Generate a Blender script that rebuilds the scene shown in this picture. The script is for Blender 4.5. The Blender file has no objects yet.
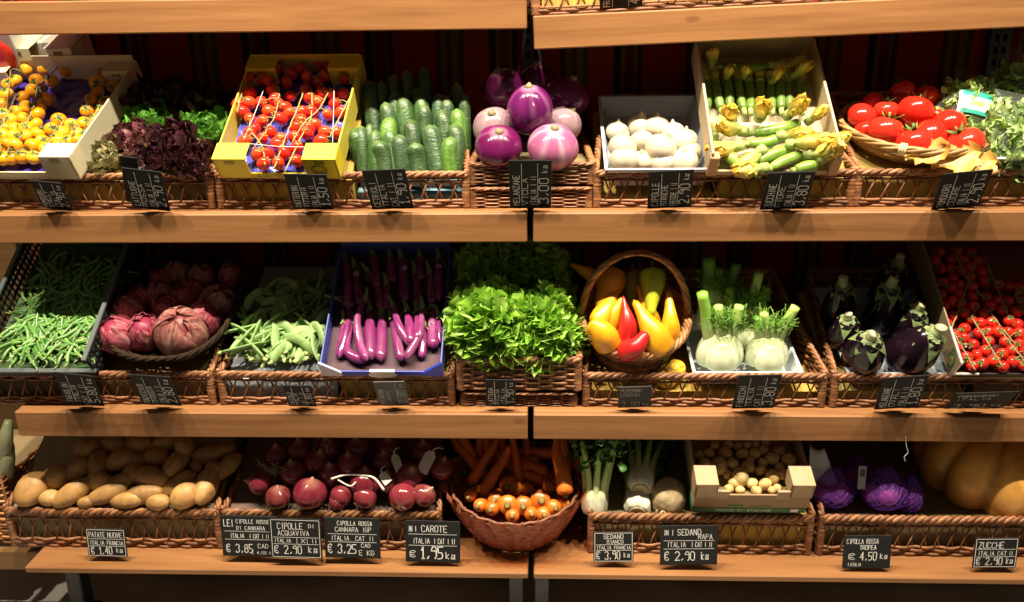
import bpy, math, random
from mathutils import Vector as V, Matrix, Euler, noise as NZ
PI = math.pi
R = math.radians
rnd = random.Random(7)
SC = bpy.context.scene
COL = SC.collection

# ------------------------------------------------------------------ camera
FOC, PITCH, YAW, ROLL, CAMX, CAMZ, CAMD = 850.0, .32, .0384, -.0119, .0298, 1.56, 1.85
_f = V((-math.sin(YAW)*math.cos(PITCH), math.cos(YAW)*math.cos(PITCH), -math.sin(PITCH)))
_r = _f.cross(V((0, 0, 1))).normalized()
_u = _r.cross(_f)
CR = math.cos(ROLL)*_r + math.sin(ROLL)*_u
CU = -math.sin(ROLL)*_r + math.cos(ROLL)*_u
CP = V((CAMX, -CAMD, CAMZ))
cam = bpy.data.objects.new('camera', bpy.data.cameras.new('camera'))
COL.objects.link(cam)
m = Matrix((CR, CU, -_f)).transposed().to_4x4()
m.translation = CP
cam.matrix_world = m
cam.data.sensor_width = 36
cam.data.lens = 36*FOC/1024
cam.data.clip_start = .05
SC.camera = cam

# ------------------------------------------------------------------ light
SC.view_settings.view_transform = 'Standard'
SC.view_settings.look = 'None'
SC.view_settings.exposure = 0.0
SC.view_settings.gamma = 1.0
SC.view_settings.use_curve_mapping = False
w = bpy.data.worlds.new('world')
SC.world = w
w.use_nodes = True
w.node_tree.nodes['Background'].inputs[0].default_value = (1.0, .84, .66, 1)
w.node_tree.nodes['Background'].inputs[1].default_value = .085
# the row of small warm spotlights on the ceiling track in front of the display
for i, x in enumerate((-1.42, -.86, -.29, .29, .86, 1.42)):
    l = bpy.data.lights.new('spotlight', 'SPOT')
    l.energy = 228
    l.color = (1.0, .845, .65)
    l.spot_size = R(80)
    l.spot_blend = .7
    l.shadow_soft_size = .035
    o = bpy.data.objects.new('spotlight', l)
    COL.objects.link(o)
    o.location = (x, -.54, 3.14)
    o.rotation_euler = (R(16), 0, 0)

# ------------------------------------------------------------------ layout helpers
T = (1.612, 1.1377, .660, .2656)        # heights of the four shelf tops
YF = (.185, .065, 0.0, -.07)            # the upper shelves are shallower: their fronts stand further back
SX = (1.10, 1.033, 1.0, .962)
OY = 0.0                                # front of the shelf being filled
def XS(x, t): return CAMX+(x-CAMX)*SX[t]

def ray(px, py):
    return _f + CR*((px-512)/FOC) - CU*((py-301)/FOC)

def U(px, py, Y):
    """Point of the room at depth Y behind the shelf front, seen at this spot of the photo."""
    d = ray(px, py)
    return CP + d*((Y+OY+CAMD)/d.y)

def scl(p):
    return FOC/((V(p)-CP).dot(_f))

class Plane:
    """A sloping display plane: height z0 at depth y0, rising at beta degrees towards the wall."""
    def __init__(s, y0, z0, beta):
        s.y0, s.z0, s.b = y0+OY, z0, R(beta)
        s.n = V((0, -math.sin(s.b), math.cos(s.b)))
        s.up = V((0, math.cos(s.b), math.sin(s.b)))
    def hit(s, px, py, r=0.0):
        d = ray(px, py)
        q = V((0, s.y0, s.z0)) + s.n*r
        return CP + d*((q-CP).dot(s.n)/d.dot(s.n))
    def at(s, x, t, r=0.0):
        return V((x, s.y0, s.z0)) + s.up*t + s.n*r

# ------------------------------------------------------------------ mesh helpers
def lerp(a, b, t): return a+(b-a)*t
def mix(a, b, t):
    t = max(0, min(1, t))
    return tuple(a[i]+(b[i]-a[i])*t for i in range(3))
def sst(a, b, x):
    t = max(0, min(1, (x-a)/(b-a)))
    return t*t*(3-2*t)
def n3(x, y=0, z=0): return NZ.noise(V((x, y, z)))

class MB:
    def __init__(s):
        s.v, s.f, s.c = [], [], []
        s.col = (1, 1, 1)
    def vert(s, p, c=None):
        s.v.append(tuple(p)); s.c.append(tuple(c or s.col)); return len(s.v)-1
    def grid(s, nu, nv, fn, cu=False, cv=False, col=None):
        b = len(s.v)
        mu = nu if cu else nu+1
        mv = nv if cv else nv+1
        for i in range(mu):
            for j in range(mv):
                s.vert(fn(i/nu, j/nv), col(i/nu, j/nv) if col else None)
        for i in range(nu):
            for j in range(nv):
                i2, j2 = (i+1) % mu, (j+1) % mv
                s.f.append((b+i*mv+j, b+i2*mv+j, b+i2*mv+j2, b+i*mv+j2))
        return s
    def tube(s, pts, rad, n=8, col=None, cap=True, flat=1.0, prof=None):
        pts = [V(p) for p in pts]
        m_ = len(pts)
        if not hasattr(rad, '__len__'): rad = [rad]*m_
        b = len(s.v)
        t0 = (pts[1]-pts[0]).normalized()
        a = V((0, 0, 1)) if abs(t0.z) < .9 else V((1, 0, 0))
        nx = (a - t0*a.dot(t0)).normalized()
        for i in range(m_):
            t = (pts[min(i+1, m_-1)]-pts[max(i-1, 0)])
            if t.length < 1e-9: t = t0
            t = t.normalized()
            nx = (nx - t*nx.dot(t))
            nx = nx.normalized() if nx.length > 1e-6 else t.orthogonal().normalized()
            ny = t.cross(nx)
            for k in range(n):
                a_ = 2*PI*k/n
                q = prof(i/(m_-1), a_) if prof else 1.0
                s.vert(pts[i]+(nx*math.cos(a_)*flat+ny*math.sin(a_))*rad[i]*q,
                       col(i/(m_-1), k/n) if col else None)
        for i in range(m_-1):
            for k in range(n):
                k2 = (k+1) % n
                s.f.append((b+i*n+k, b+i*n+k2, b+(i+1)*n+k2, b+(i+1)*n+k))
        if cap:
            s.f.append(tuple(b+k for k in range(n))[::-1])
            s.f.append(tuple(b+(m_-1)*n+k for k in range(n)))
        return s
    def lathe(s, prof, n=20, fn=None, col=None):
        """prof: (r, z) from the bottom to the top; fn(p, u, theta) bends points."""
        b = len(s.v)
        m_ = len(prof)
        for i, (r_, z_) in enumerate(prof):
            for k in range(n):
                a = 2*PI*k/n
                p = V((r_*math.cos(a), r_*math.sin(a), z_))
                if fn: p = fn(p, i/(m_-1), a)
                s.vert(p, col(i/(m_-1), a) if col else None)
        for i in range(m_-1):
            for k in range(n):
                k2 = (k+1) % n
                s.f.append((b+i*n+k, b+i*n+k2, b+(i+1)*n+k2, b+(i+1)*n+k))
        s.f.append(tuple(b+k for k in range(n))[::-1])
        s.f.append(tuple(b+(m_-1)*n+k for k in range(n)))
        return s
    def box(s, x0, x1, y0, y1, z0, z1, mat=None, bev=0.0):
        b = len(s.v)
        if bev <= 0:
            P = [(x, y, z) for x in (x0, x1) for y in (y0, y1) for z in (z0, z1)]
            for p in P: s.vert(mat @ V(p) if mat else p)
            for f in ((0, 1, 3, 2), (4, 6, 7, 5), (0, 4, 5, 1), (2, 3, 7, 6), (0, 2, 6, 4), (1, 5, 7, 3)):
                s.f.append(tuple(b+i for i in f))
            return s
        idx = {}
        for ix, x in enumerate((x0, x1)):
            for iy, y in enumerate((y0, y1)):
                for iz, z in enumerate((z0, z1)):
                    for ax in range(3):
                        p = [x, y, z]
                        for a2, (i2, lo) in enumerate(((ix, x0), (iy, y0), (iz, z0))):
                            if a2 != ax: p[a2] += bev*(1 if i2 == 0 else -1)
                        idx[(ix, iy, iz, ax)] = s.vert(mat @ V(p) if mat else p)
        def q(*k): s.f.append(tuple(idx[i] for i in k))
        for i in (0, 1):
            f = [(i, 0, 0, 0), (i, 1, 0, 0), (i, 1, 1, 0), (i, 0, 1, 0)]; q(*(f if i else f[::-1]))
            f = [(0, i, 0, 1), (0, i, 1, 1), (1, i, 1, 1), (1, i, 0, 1)]; q(*(f if i else f[::-1]))
            f = [(0, 0, i, 2), (1, 0, i, 2), (1, 1, i, 2), (0, 1, i, 2)]; q(*(f if i else f[::-1]))
        for i in (0, 1):
            for j in (0, 1):
                f = [(i, j, 0, 0), (i, j, 1, 0), (i, j, 1, 1), (i, j, 0, 1)]; q(*(f if i != j else f[::-1]))
                f = [(i, 0, j, 0), (i, 0, j, 2), (i, 1, j, 2), (i, 1, j, 0)]; q(*(f if i == j else f[::-1]))
                f = [(0, i, j, 1), (0, i, j, 2), (1, i, j, 2), (1, i, j, 1)]; q(*(f if i != j else f[::-1]))
        for i in (0, 1):
            for j in (0, 1):
                for k in (0, 1):
                    f = [(i, j, k, 0), (i, j, k, 1), (i, j, k, 2)]
                    q(*(f if (i+j+k) % 2 == 1 else f[::-1]))
        return s
    def ball(s, c, r, nu=10, nv=8, col=None):
        c = V(c)
        rr = r if hasattr(r, '__len__') else (r, r, r)
        prof = [(math.sin(PI*(.02+.96*i/nv)), -math.cos(PI*(.02+.96*i/nv))) for i in range(nv+1)]
        return s.lathe(prof, nu, lambda p, u, a: V((p.x*rr[0], p.y*rr[1], p.z*rr[2]))+c, col)
    def add(s, o, mat=None):
        b = len(s.v)
        s.v += [tuple(mat @ V(p)) for p in o.v] if mat else o.v
        s.c += o.c
        s.f += [tuple(b+i for i in f) for f in o.f]
        return s
    def mesh(s, name, mat, smooth=True):
        me = bpy.data.meshes.new(name)
        me.from_pydata(s.v, [], s.f)
        a = me.color_attributes.new('col', 'FLOAT_COLOR', 'POINT')
        flat = []
        for c in s.c: flat += [c[0], c[1], c[2], 1]
        a.data.foreach_set('color', flat)
        if smooth: me.polygons.foreach_set('use_smooth', [True]*len(me.polygons))
        me.materials.append(mat)
        me.update()
        return me

def link(name, data, parent=None, mat=None):
    o = bpy.data.objects.new(name, data)
    COL.objects.link(o)
    if parent: o.parent = parent
    if mat is not None: o.matrix_basis = mat
    return o

def tag(o, label, cat, group=None, kind=None):
    if label: o['label'] = label
    if cat: o['category'] = cat
    if group: o['group'] = group
    if kind: o['kind'] = kind
    return o

def empty(name, mat, label, cat, group=None):
    o = link(name, None, None, mat)
    o.empty_display_size = .02
    return tag(o, label, cat, group)

class Kit:
    """One kind of thing: a root mesh (or None for an Empty) and its parts; place() makes copies."""
    def __init__(s, name):
        s.name, s.parts, s.src = name, [], None
    def part(s, name, mb, mat, parent=0, smooth=True, label=None, at=None):
        s.parts.append((name, mb.mesh(name, mat, smooth), parent, label, at)); return len(s.parts)
    def root(s, mb, mat, smooth=True):
        s.rootmesh = mb.mesh(s.name, mat, smooth); return s
    rootmesh = None
    def place(s, mat, label, cat, group=None):
        if s.src is None:
            r = link(s.name, s.rootmesh, None, mat)
            if s.rootmesh is None: r.empty_display_size = .02
            objs = [r]
            for (n, me, p, lb, at) in s.parts:
                c = link(n, me, objs[p], at)
                if lb: c['label'] = lb
                objs.append(c)
            s.src = objs
        else:
            objs = []
            for o in s.src:
                c = o.copy(); COL.objects.link(c)
                if o.parent: c.parent = objs[s.src.index(o.parent)]
                objs.append(c)
            r = objs[0]
            for k in ('group', 'kind'):
                if k in r: del r[k]
            r.matrix_basis = mat
        tag(r, label, cat, group)
        return r

def aim(loc, z, spin=0.0, sc=1.0, up=None):
    """Matrix with the local z axis along z."""
    z = V(z).normalized()
    a = V(up) if up else (V((0, 0, 1)) if abs(z.z) < .95 else V((0, 1, 0)))
    x = (a.cross(z)).normalized()
    y = z.cross(x)
    m_ = Matrix((x, y, z)).transposed().to_4x4()
    S = sc if hasattr(sc, '__len__') else (sc, sc, sc)
    m_ = Matrix.Translation(V(loc)) @ m_ @ Matrix.Rotation(spin, 4, 'Z') @ Matrix.Diagonal((*S, 1))
    return m_

def TR(loc, rx=0, ry=0, rz=0, sc=1.0):
    S = sc if hasattr(sc, '__len__') else (sc, sc, sc)
    return Matrix.Translation(V(loc)) @ Euler((R(rx), R(ry), R(rz)), 'XYZ').to_matrix().to_4x4() @ Matrix.Diagonal((*S, 1))

def spline(pts, n):
    """Catmull-Rom through pts, n points."""
    P = [V(p) for p in pts]
    P = [P[0]*2-P[1]] + P + [P[-1]*2-P[-2]]
    out = []
    k = len(P)-3
    for i in range(n):
        t = i/(n-1)*k
        j = min(int(t), k-1); t -= j
        a, b, c, d = P[j:j+4]
        out.append(.5*((2*b)+(c-a)*t+(2*a-5*b+4*c-d)*t*t+(3*b-3*c+d-a)*t**3))
    return out

ORD = ['first', 'second', 'third', 'fourth', 'fifth', 'sixth', 'seventh', 'eighth', 'ninth', 'tenth', 'eleventh', 'twelfth', 'thirteenth', 'fourteenth', 'fifteenth']
def place_word(i, n):
    if n == 1: return 'the only one'
    if i == 0: return 'leftmost'
    if i == n-1: return 'rightmost'
    return ORD[i]+' from the left'

# ------------------------------------------------------------------ materials
def nodes(name):
    mt = bpy.data.materials.new(name)
    mt.use_nodes = True
    nt = mt.node_tree
    return mt, nt, nt.nodes['Principled BSDF']

def nd(nt, t, **kw):
    n = nt.nodes.new(t)
    for k, v in kw.items():
        if k.startswith('i_'):
            n.inputs[k[2:].replace('_', ' ')].default_value = v
        else: setattr(n, k, v)
    return n

def skin(name, rough=.4, var=.18, vs=30, jit=.12, bump=0, bs=80, spec=.5, sub=0, coat=0, metal=0, trans=0):
    """Base colour comes from the mesh's own colours, mottled by noise and varied per object."""
    mt, nt, b = nodes(name)
    L = nt.links.new
    at = nd(nt, 'ShaderNodeAttribute', attribute_name='col')
    tc = nd(nt, 'ShaderNodeTexCoord')
    nz = nd(nt, 'ShaderNodeTexNoise', i_Scale=vs, i_Detail=4)
    L(tc.outputs['Object'], nz.inputs['Vector'])
    oi = nd(nt, 'ShaderNodeObjectInfo')
    mr = nd(nt, 'ShaderNodeMapRange'); mr.inputs[3].default_value = 1-var; mr.inputs[4].default_value = 1+var
    mr.inputs[1].default_value = .3; mr.inputs[2].default_value = .7
    L(nz.outputs[0], mr.inputs[0])
    m2 = nd(nt, 'ShaderNodeMapRange'); m2.inputs[3].default_value = 1-jit; m2.inputs[4].default_value = 1+jit
    L(oi.outputs['Random'], m2.inputs[0])
    mu = nd(nt, 'ShaderNodeMath', operation='MULTIPLY')
    L(mr.outputs[0], mu.inputs[0]); L(m2.outputs[0], mu.inputs[1])
    hs = nd(nt, 'ShaderNodeVectorMath', operation='SCALE')
    L(at.outputs['Color'], hs.inputs[0]); L(mu.outputs[0], hs.inputs['Scale'])
    L(hs.outputs[0], b.inputs['Base Color'])
    b.inputs['Roughness'].default_value = rough
    b.inputs['Specular IOR Level'].default_value = spec
    b.inputs['Metallic'].default_value = metal
    if sub:
        b.inputs['Subsurface Weight'].default_value = sub
        b.inputs['Subsurface Radius'].default_value = (.012, .008, .004)
        b.inputs['Subsurface Scale'].default_value = .5
    if coat: b.inputs['Coat Weight'].default_value = coat
    if bump:
        n2 = nd(nt, 'ShaderNodeTexNoise', i_Scale=bs, i_Detail=3)
        L(tc.outputs['Object'], n2.inputs['Vector'])
        bp = nd(nt, 'ShaderNodeBump', i_Strength=bump, i_Distance=.003)
        L(n2.outputs[0], bp.inputs['Height']); L(bp.outputs[0], b.inputs['Normal'])
    if trans:
        tr = nd(nt, 'ShaderNodeBsdfTranslucent')
        L(hs.outputs[0], tr.inputs[0])
        mx = nd(nt, 'ShaderNodeMixShader'); mx.inputs[0].default_value = trans
        L(b.outputs[0], mx.inputs[1]); L(tr.outputs[0], mx.inputs[2])
        L(mx.outputs[0], nt.nodes['Material Output'].inputs[0])
    return mt

def film(name, tint, clear=.75, rough=.15, wr=.4, ws=25, coltint=None):
    """Thin plastic film: mostly see-through, with a wrinkled sheen."""
    mt, nt, b = nodes(name)
    L = nt.links.new
    b.inputs['Base Color'].default_value = (*tint, 1)
    b.inputs['Roughness'].default_value = rough
    tc = nd(nt, 'ShaderNodeTexCoord')
    n2 = nd(nt, 'ShaderNodeTexNoise', i_Scale=ws, i_Detail=4, i_Distortion=.8)
    L(tc.outputs['Object'], n2.inputs['Vector'])
    bp = nd(nt, 'ShaderNodeBump', i_Strength=wr, i_Distance=.01)
    L(n2.outputs[0], bp.inputs['Height']); L(bp.outputs[0], b.inputs['Normal'])
    tr = nd(nt, 'ShaderNodeBsdfTransparent'); tr.inputs[0].default_value = (*(coltint or (1, 1, 1)), 1)
    mx = nd(nt, 'ShaderNodeMixShader'); mx.inputs[0].default_value = clear
    L(b.outputs[0], mx.inputs[1]); L(tr.outputs[0], mx.inputs[2])
    L(mx.outputs[0], nt.nodes['Material Output'].inputs[0])
    return mt

def wood(name, c1, c2, knot=(.18, .07, .025)):
    mt, nt, b = nodes(name)
    L = nt.links.new
    tc = nd(nt, 'ShaderNodeTexCoord')
    oi = nd(nt, 'ShaderNodeObjectInfo')
    mp = nd(nt, 'ShaderNodeMapping'); mp.inputs['Scale'].default_value = (1.2, 14, 26)
    ad = nd(nt, 'ShaderNodeVectorMath', operation='MULTIPLY_ADD')
    ad.inputs[1].default_value = (7, 3, 5)
    L(oi.outputs['Random'], ad.inputs[0]); L(tc.outputs['Object'], ad.inputs[2])
    L(ad.outputs[0], mp.inputs[0])
    n1 = nd(nt, 'ShaderNodeTexNoise', i_Scale=1.6, i_Detail=6, i_Distortion=.6)
    L(mp.outputs[0], n1.inputs['Vector'])
    wv = nd(nt, 'ShaderNodeTexNoise', i_Scale=6, i_Detail=3)
    L(mp.outputs[0], wv.inputs['Vector'])
    mm = nd(nt, 'ShaderNodeMath', operation='MULTIPLY_ADD'); mm.inputs[1].default_value = .45
    L(wv.outputs[0], mm.inputs[0]); L(n1.outputs[0], mm.inputs[2])
    cr = nd(nt, 'ShaderNodeValToRGB')
    cr.color_ramp.elements[0].position = .5; cr.color_ramp.elements[0].color = (*c2, 1)
    cr.color_ramp.elements[1].position = .95; cr.color_ramp.elements[1].color = (*c1, 1)
    L(mm.outputs[0], cr.inputs[0])
    vo = nd(nt, 'ShaderNodeTexVoronoi', i_Scale=1.0)
    mp2 = nd(nt, 'ShaderNodeMapping'); mp2.inputs['Scale'].default_value = (4.2, 5, 9)
    L(ad.outputs[0], mp2.inputs[0]); L(mp2.outputs[0], vo.inputs['Vector'])
    k = nd(nt, 'ShaderNodeMapRange'); k.inputs[1].default_value = .05; k.inputs[2].default_value = .085
    k.inputs[3].default_value = .8; k.inputs[4].default_value = 0
    L(vo.outputs['Distance'], k.inputs[0])
    mx = nd(nt, 'ShaderNodeMix', data_type='RGBA')
    L(k.outputs[0], mx.inputs[0]); L(cr.outputs[0], mx.inputs[6]); mx.inputs[7].default_value = (*knot, 1)
    L(mx.outputs[2], b.inputs['Base Color'])
    b.inputs['Roughness'].default_value = .5
    b.inputs['Specular IOR Level'].default_value = .3
    return mt

M = {}
M['pine'] = wood('pine', (.315, .150, .056), (.205, .088, .030))
M['pine_dark'] = wood('dark pine', (.28, .16, .06), (.17, .09, .035))
M['wicker'] = skin('wicker', .45, .25, 60, .12, .3, 200)
M['gloss'] = skin('glossy skin', .16, .08, 25, .08)
M['satin'] = skin('satin skin', .32, .14, 40, .1)
M['matte'] = skin('matte skin', .6, .2, 50, .12, .35, 120)
M['bumpy'] = skin('bumpy skin', .38, .22, 70, .15, .55, 160)
M['peel'] = skin('potato peel', .55, .22, 35, .14, .35, 90)
M['leaf'] = skin('leaf', .42, .22, 45, .1, .3, 120, trans=.25)
M['paper'] = skin('paper and card', .7, .1, 20, .05)
M['card'] = skin('printed card', .45, .06, 12, .03)
M['plastic'] = skin('plastic', .3, .05, 20, .03)
M['board'] = skin('chalkboard', .7, .2, 25, .05, spec=.25)
M['dull_wicker'] = skin('dull wicker', .8, .25, 60, .1, spec=.1)
M['chalk'] = skin('chalk', .9, .15, 300, .02)
M['metal'] = skin('dark metal', .4, .15, 30, .05, metal=.6)
M['tissue'] = skin('crumpled tissue', .25, .12, 30, .05, 1.0, 45)
M['cord'] = skin('cord', .8, .15, 120, .05)
# ------------------------------------------------------------------ the setting
def stripes():
    mt, nt, b = nodes('striped cloth')
    L = nt.links.new
    tc = nd(nt, 'ShaderNodeTexCoord')
    sx = nd(nt, 'ShaderNodeSeparateXYZ'); L(tc.outputs['Object'], sx.inputs[0])
    a = nd(nt, 'ShaderNodeMath', operation='MULTIPLY_ADD'); a.inputs[1].default_value = 1/.34; a.inputs[2].default_value = 10.12
    L(sx.outputs[0], a.inputs[0])
    fr = nd(nt, 'ShaderNodeMath', operation='FRACT'); L(a.outputs[0], fr.inputs[0])
    cr = nd(nt, 'ShaderNodeValToRGB'); cr.color_ramp.interpolation = 'CONSTANT'
    seq = [(0, (0.289, 0.027, 0.017)), (.34, (0.076, 0.034, 0.020)), (.38, (0.170, 0.102, 0.031)), (.43, (0.102, 0.034, 0.020)), (.47, (0.187, 0.119, 0.034)),
           (.53, (0.085, 0.060, 0.025)), (.57, (0.340, 0.044, 0.017)), (.77, (0.034, 0.020, 0.017)), (.83, (0.170, 0.102, 0.031)), (.86, (0.136, 0.014, 0.014)),
           (.93, (0.153, 0.085, 0.031)), (.96, (0.068, 0.020, 0.017))]
    e = cr.color_ramp.elements
    e[0].position = 0; e[0].color = (*seq[0][1], 1)
    e[1].position = seq[1][0]; e[1].color = (*seq[1][1], 1)
    for p, c in seq[2:]:
        x = e.new(p); x.color = (*c, 1)
    L(fr.outputs[0], cr.inputs[0])
    nz = nd(nt, 'ShaderNodeTexNoise', i_Scale=400, i_Detail=2)
    L(tc.outputs['Object'], nz.inputs['Vector'])
    mx = nd(nt, 'ShaderNodeMix', data_type='RGBA', blend_type='MULTIPLY'); mx.inputs[0].default_value = .4
    L(cr.outputs[0], mx.inputs[6]); L(nz.outputs[0], mx.inputs[7])
    L(mx.outputs[2], b.inputs['Base Color'])
    b.inputs['Roughness'].default_value = .9
    b.inputs['Specular IOR Level'].default_value = .1
    return mt

def floor_mat():
    mt, nt, b = nodes('grey stone floor')
    L = nt.links.new
    tc = nd(nt, 'ShaderNodeTexCoord')
    nz = nd(nt, 'ShaderNodeTexNoise', i_Scale=3, i_Detail=8); L(tc.outputs['Object'], nz.inputs['Vector'])
    cr = nd(nt, 'ShaderNodeValToRGB')
    cr.color_ramp.elements[0].position = .3; cr.color_ramp.elements[0].color = (.24, .23, .20, 1)
    cr.color_ramp.elements[1].position = .7; cr.color_ramp.elements[1].color = (.46, .45, .41, 1)
    L(nz.outputs[0], cr.inputs[0])
    L(cr.outputs[0], b.inputs['Base Color'])
    b.inputs['Roughness'].default_value = .5
    return mt

s = MB(); s.box(-3, 3, -3, .6, -.05, 0)
o = link('floor', s.mesh('floor', floor_mat(), False)); o['kind'] = 'structure'
s = MB(); s.box(-3, 3, .56, .62, 0, 2.6)
o = link('wall_back', s.mesh('wall_back', stripes(), False)); o['kind'] = 'structure'

def shelf(x0, x1, t, label, tilt=0.0, z=None):
    r = empty('display_shelf', TR((x0, YF[t], z or T[t]), 0, -tilt, 0), label, 'shelf')
    rh = .067*SX[t]; yb = .53-YF[t]
    w_ = x1-x0
    s = MB(); s.box(0, w_, .022, yb, -.022, 0, None, .002)
    link('shelf_board', s.mesh('shelf_board', M['pine'], False), r)
    s = MB(); s.box(0, w_, 0, .021, -rh, 0, None, .003)
    link('front_rail', s.mesh('front_rail', M['pine'], False), r)
    for px in (.05, w_-.05):
        s = MB(); s.col = (.03, .03, .03)
        s.box(px-.004, px+.004, .025, yb+.003, -.06, -.0225)
        link('bracket', s.mesh('bracket', M['metal'], False), r)
    return r

def base_unit(x0, x1, xa, label):
    cx = (x0+x1)/2
    r = empty('shelf_base', TR((cx, .25, 0)), label, 'shelf base')
    s = MB(); s.box(xa-cx, x1-cx, -.325, .2, T[3]-.0175, T[3], None, .003)
    link('base_board', s.mesh('base_board', M['pine'], False), r)
    s = MB(); s.col = (.035, .033, .03)
    s.box(x0-cx+.11, x1-cx-.02, .0, .015, .012, .24)
    link('plinth', s.mesh('plinth', M['metal'], False), r)
    for px in (x0+.02, x1-.035):
        s = MB(); s.col = (.05, .05, .05)
        s.box(px-cx-.016, px-cx+.016, -.22, .2, .185, .2475, None, .003)
        s.box(px-cx-.02, px-cx+.02, -.19, -.14, .0, .185, None, .003)
        s.box(px-cx-.03, px-cx+.03, -.21, -.12, .0, .012, None, .003)
        s.box(px-cx-.02, px-cx+.02, .13, .18, .0, .185, None, .003)
        link('foot', s.mesh('foot', M['metal'], False), r)

XL, XR = -1.268, 1.50
shelf(XL, -.007, 0, 'topmost pine shelf on the left, cut off by the top edge')
shelf(.007, XR, 0, 'topmost pine shelf on the right, hanging lower and tilted', 1.95, 1.5665)
shelf(XL, -.007, 1, 'left pine shelf under the yellow tomatoes and cucumbers')
shelf(.007, XR, 1, 'right pine shelf under the white onions and zucchini')
shelf(XL, -.007, 2, 'left pine shelf under the green beans and long purple eggplants')
shelf(.007, XR, 2, 'right pine shelf under the peppers, fennel and dark aubergines')
base_unit(XL, -.007, -1.275, 'left base with pine board and dark steel plinth under the potatoes')
base_unit(.007, XR, .007, 'right base with pine board and dark steel plinth under the pumpkin')
for px, lb in ((-1.235, 'dark slotted steel upright at the left end of the wall'), (-.0, 'dark slotted steel upright in the gap between the two bays'), (1.235, 'dark slotted steel upright behind the bagged salad on the right')):
    s = MB(); s.col = (.07, .075, .07)
    for dx in (-.021, .021): s.box(dx-.006, dx+.006, -.013, .013, .0, 2.2)
    s.box(-.0045, .0045, -.013, .013, 0, 2.2)
    zz = .1
    while zz < 2.15:
        s.box(-.015, .015, -.011, .013, zz, zz+.016); zz += .032
    o = link('slotted_upright', s.mesh('slotted_upright', M['metal'], False), None, TR((px, .5465, 0)))
    tag(o, lb, 'shelf upright')
s = MB(); s.box(-1.80, -1.50, .49, .5595, 0, 2.3, None, .003)
o = link('trim_1', s.mesh('trim_1', M['pine_dark'], False)); o['kind'] = 'structure'

# ------------------------------------------------------------------ wicker
def wc():
    k = rnd.random()
    return mix((.16, .062, .024), (.44, .21, .09), k*k*.9+.05)

def strand(mb, fn, segs, r_, n=5, c=None):
    """fn(s)->point for s in 0..1"""
    mb.col = c or wc()
    mb.tube([fn(i/segs) for i in range(segs+1)], r_, n, None, True)

def weave(mb, P, N, length, rows, stake=.028, r_=.0036, amp=.0035, s0=None):
    """Horizontal strands running over and under upright stakes. P(s, t); N normal; s0(t) range of s."""
    k = max(2, int(length/stake))
    for j in range(rows):
        t = (j+.5)/rows
        a, b = s0(t) if s0 else (0, 1)
        if b-a < .04: continue
        sg = max(4, int(k*(b-a)*3))
        ph = PI*(j % 2)
        jit = rnd.uniform(-.0008, .0008)
        strand(mb, lambda q: P(a+(b-a)*q, t) + N*(amp*math.sin(PI*k*(a+(b-a)*q)+ph)) + V((0, 0, jit+.0007*math.sin(9*q+j))), sg, r_*rnd.uniform(.85, 1.12))
    for i in range(k+1):
        q = i/k
        mb.col = wc()
        pts = [P(q, t) for t in (0.02, .35, .68, 1.0) if (s0 is None or s0(t)[0]-.02 <= q <= s0(t)[1]+.02)]
        if len(pts) >= 2: mb.tube(pts, .0032, 5)

def braid(mb, pts, r_=.0045, amp=.0045, pitch=.035, k=3):
    """Twisted border of k strands along a path."""
    L_ = sum((V(pts[i+1])-V(pts[i])).length for i in range(len(pts)-1))
    n = max(8, int(L_/pitch*5))
    sp = [V(p) for p in pts]
    cum = [0]
    for i in range(len(sp)-1): cum.append(cum[-1]+(sp[i+1]-sp[i]).length)
    def at(d):
        for i in range(len(sp)-1):
            if d <= cum[i+1]+1e-9:
                return sp[i].lerp(sp[i+1], (d-cum[i])/max(1e-9, cum[i+1]-cum[i])), (sp[i+1]-sp[i]).normalized()
        return sp[-1], (sp[-1]-sp[-2]).normalized()
    for j in range(k):
        ph = 2*PI*j/k
        out = []
        for i in range(n+1):
            d = L_*i/n
            p, t = at(d)
            a = t.cross(V((0, 0, 1)))
            a = a.normalized() if a.length > .1 else V((1, 0, 0))
            b = a.cross(t)
            w_ = 2*PI*d/pitch/1.6+ph
            out.append(p+a*amp*math.cos(w_)+b*amp*math.sin(w_))
        mb.col = wc()
        mb.tube(out, r_, 5)

def corner_post(mb, p, h, rr=.011):
    """A stake wrapped round and round with cane."""
    n = max(3, int(h/.0085))
    pts, rads = [], []
    for i in range(n*2+1):
        pts.append(V(p)+V((0, 0, h*i/(n*2)))); rads.append(rr*(1.08 if i % 2 else .86))
    cs = [wc() for _ in range(n*2+1)]
    mb.tube(pts, rads, 8, lambda u, k: cs[int(u*n*2+.5)])

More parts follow.
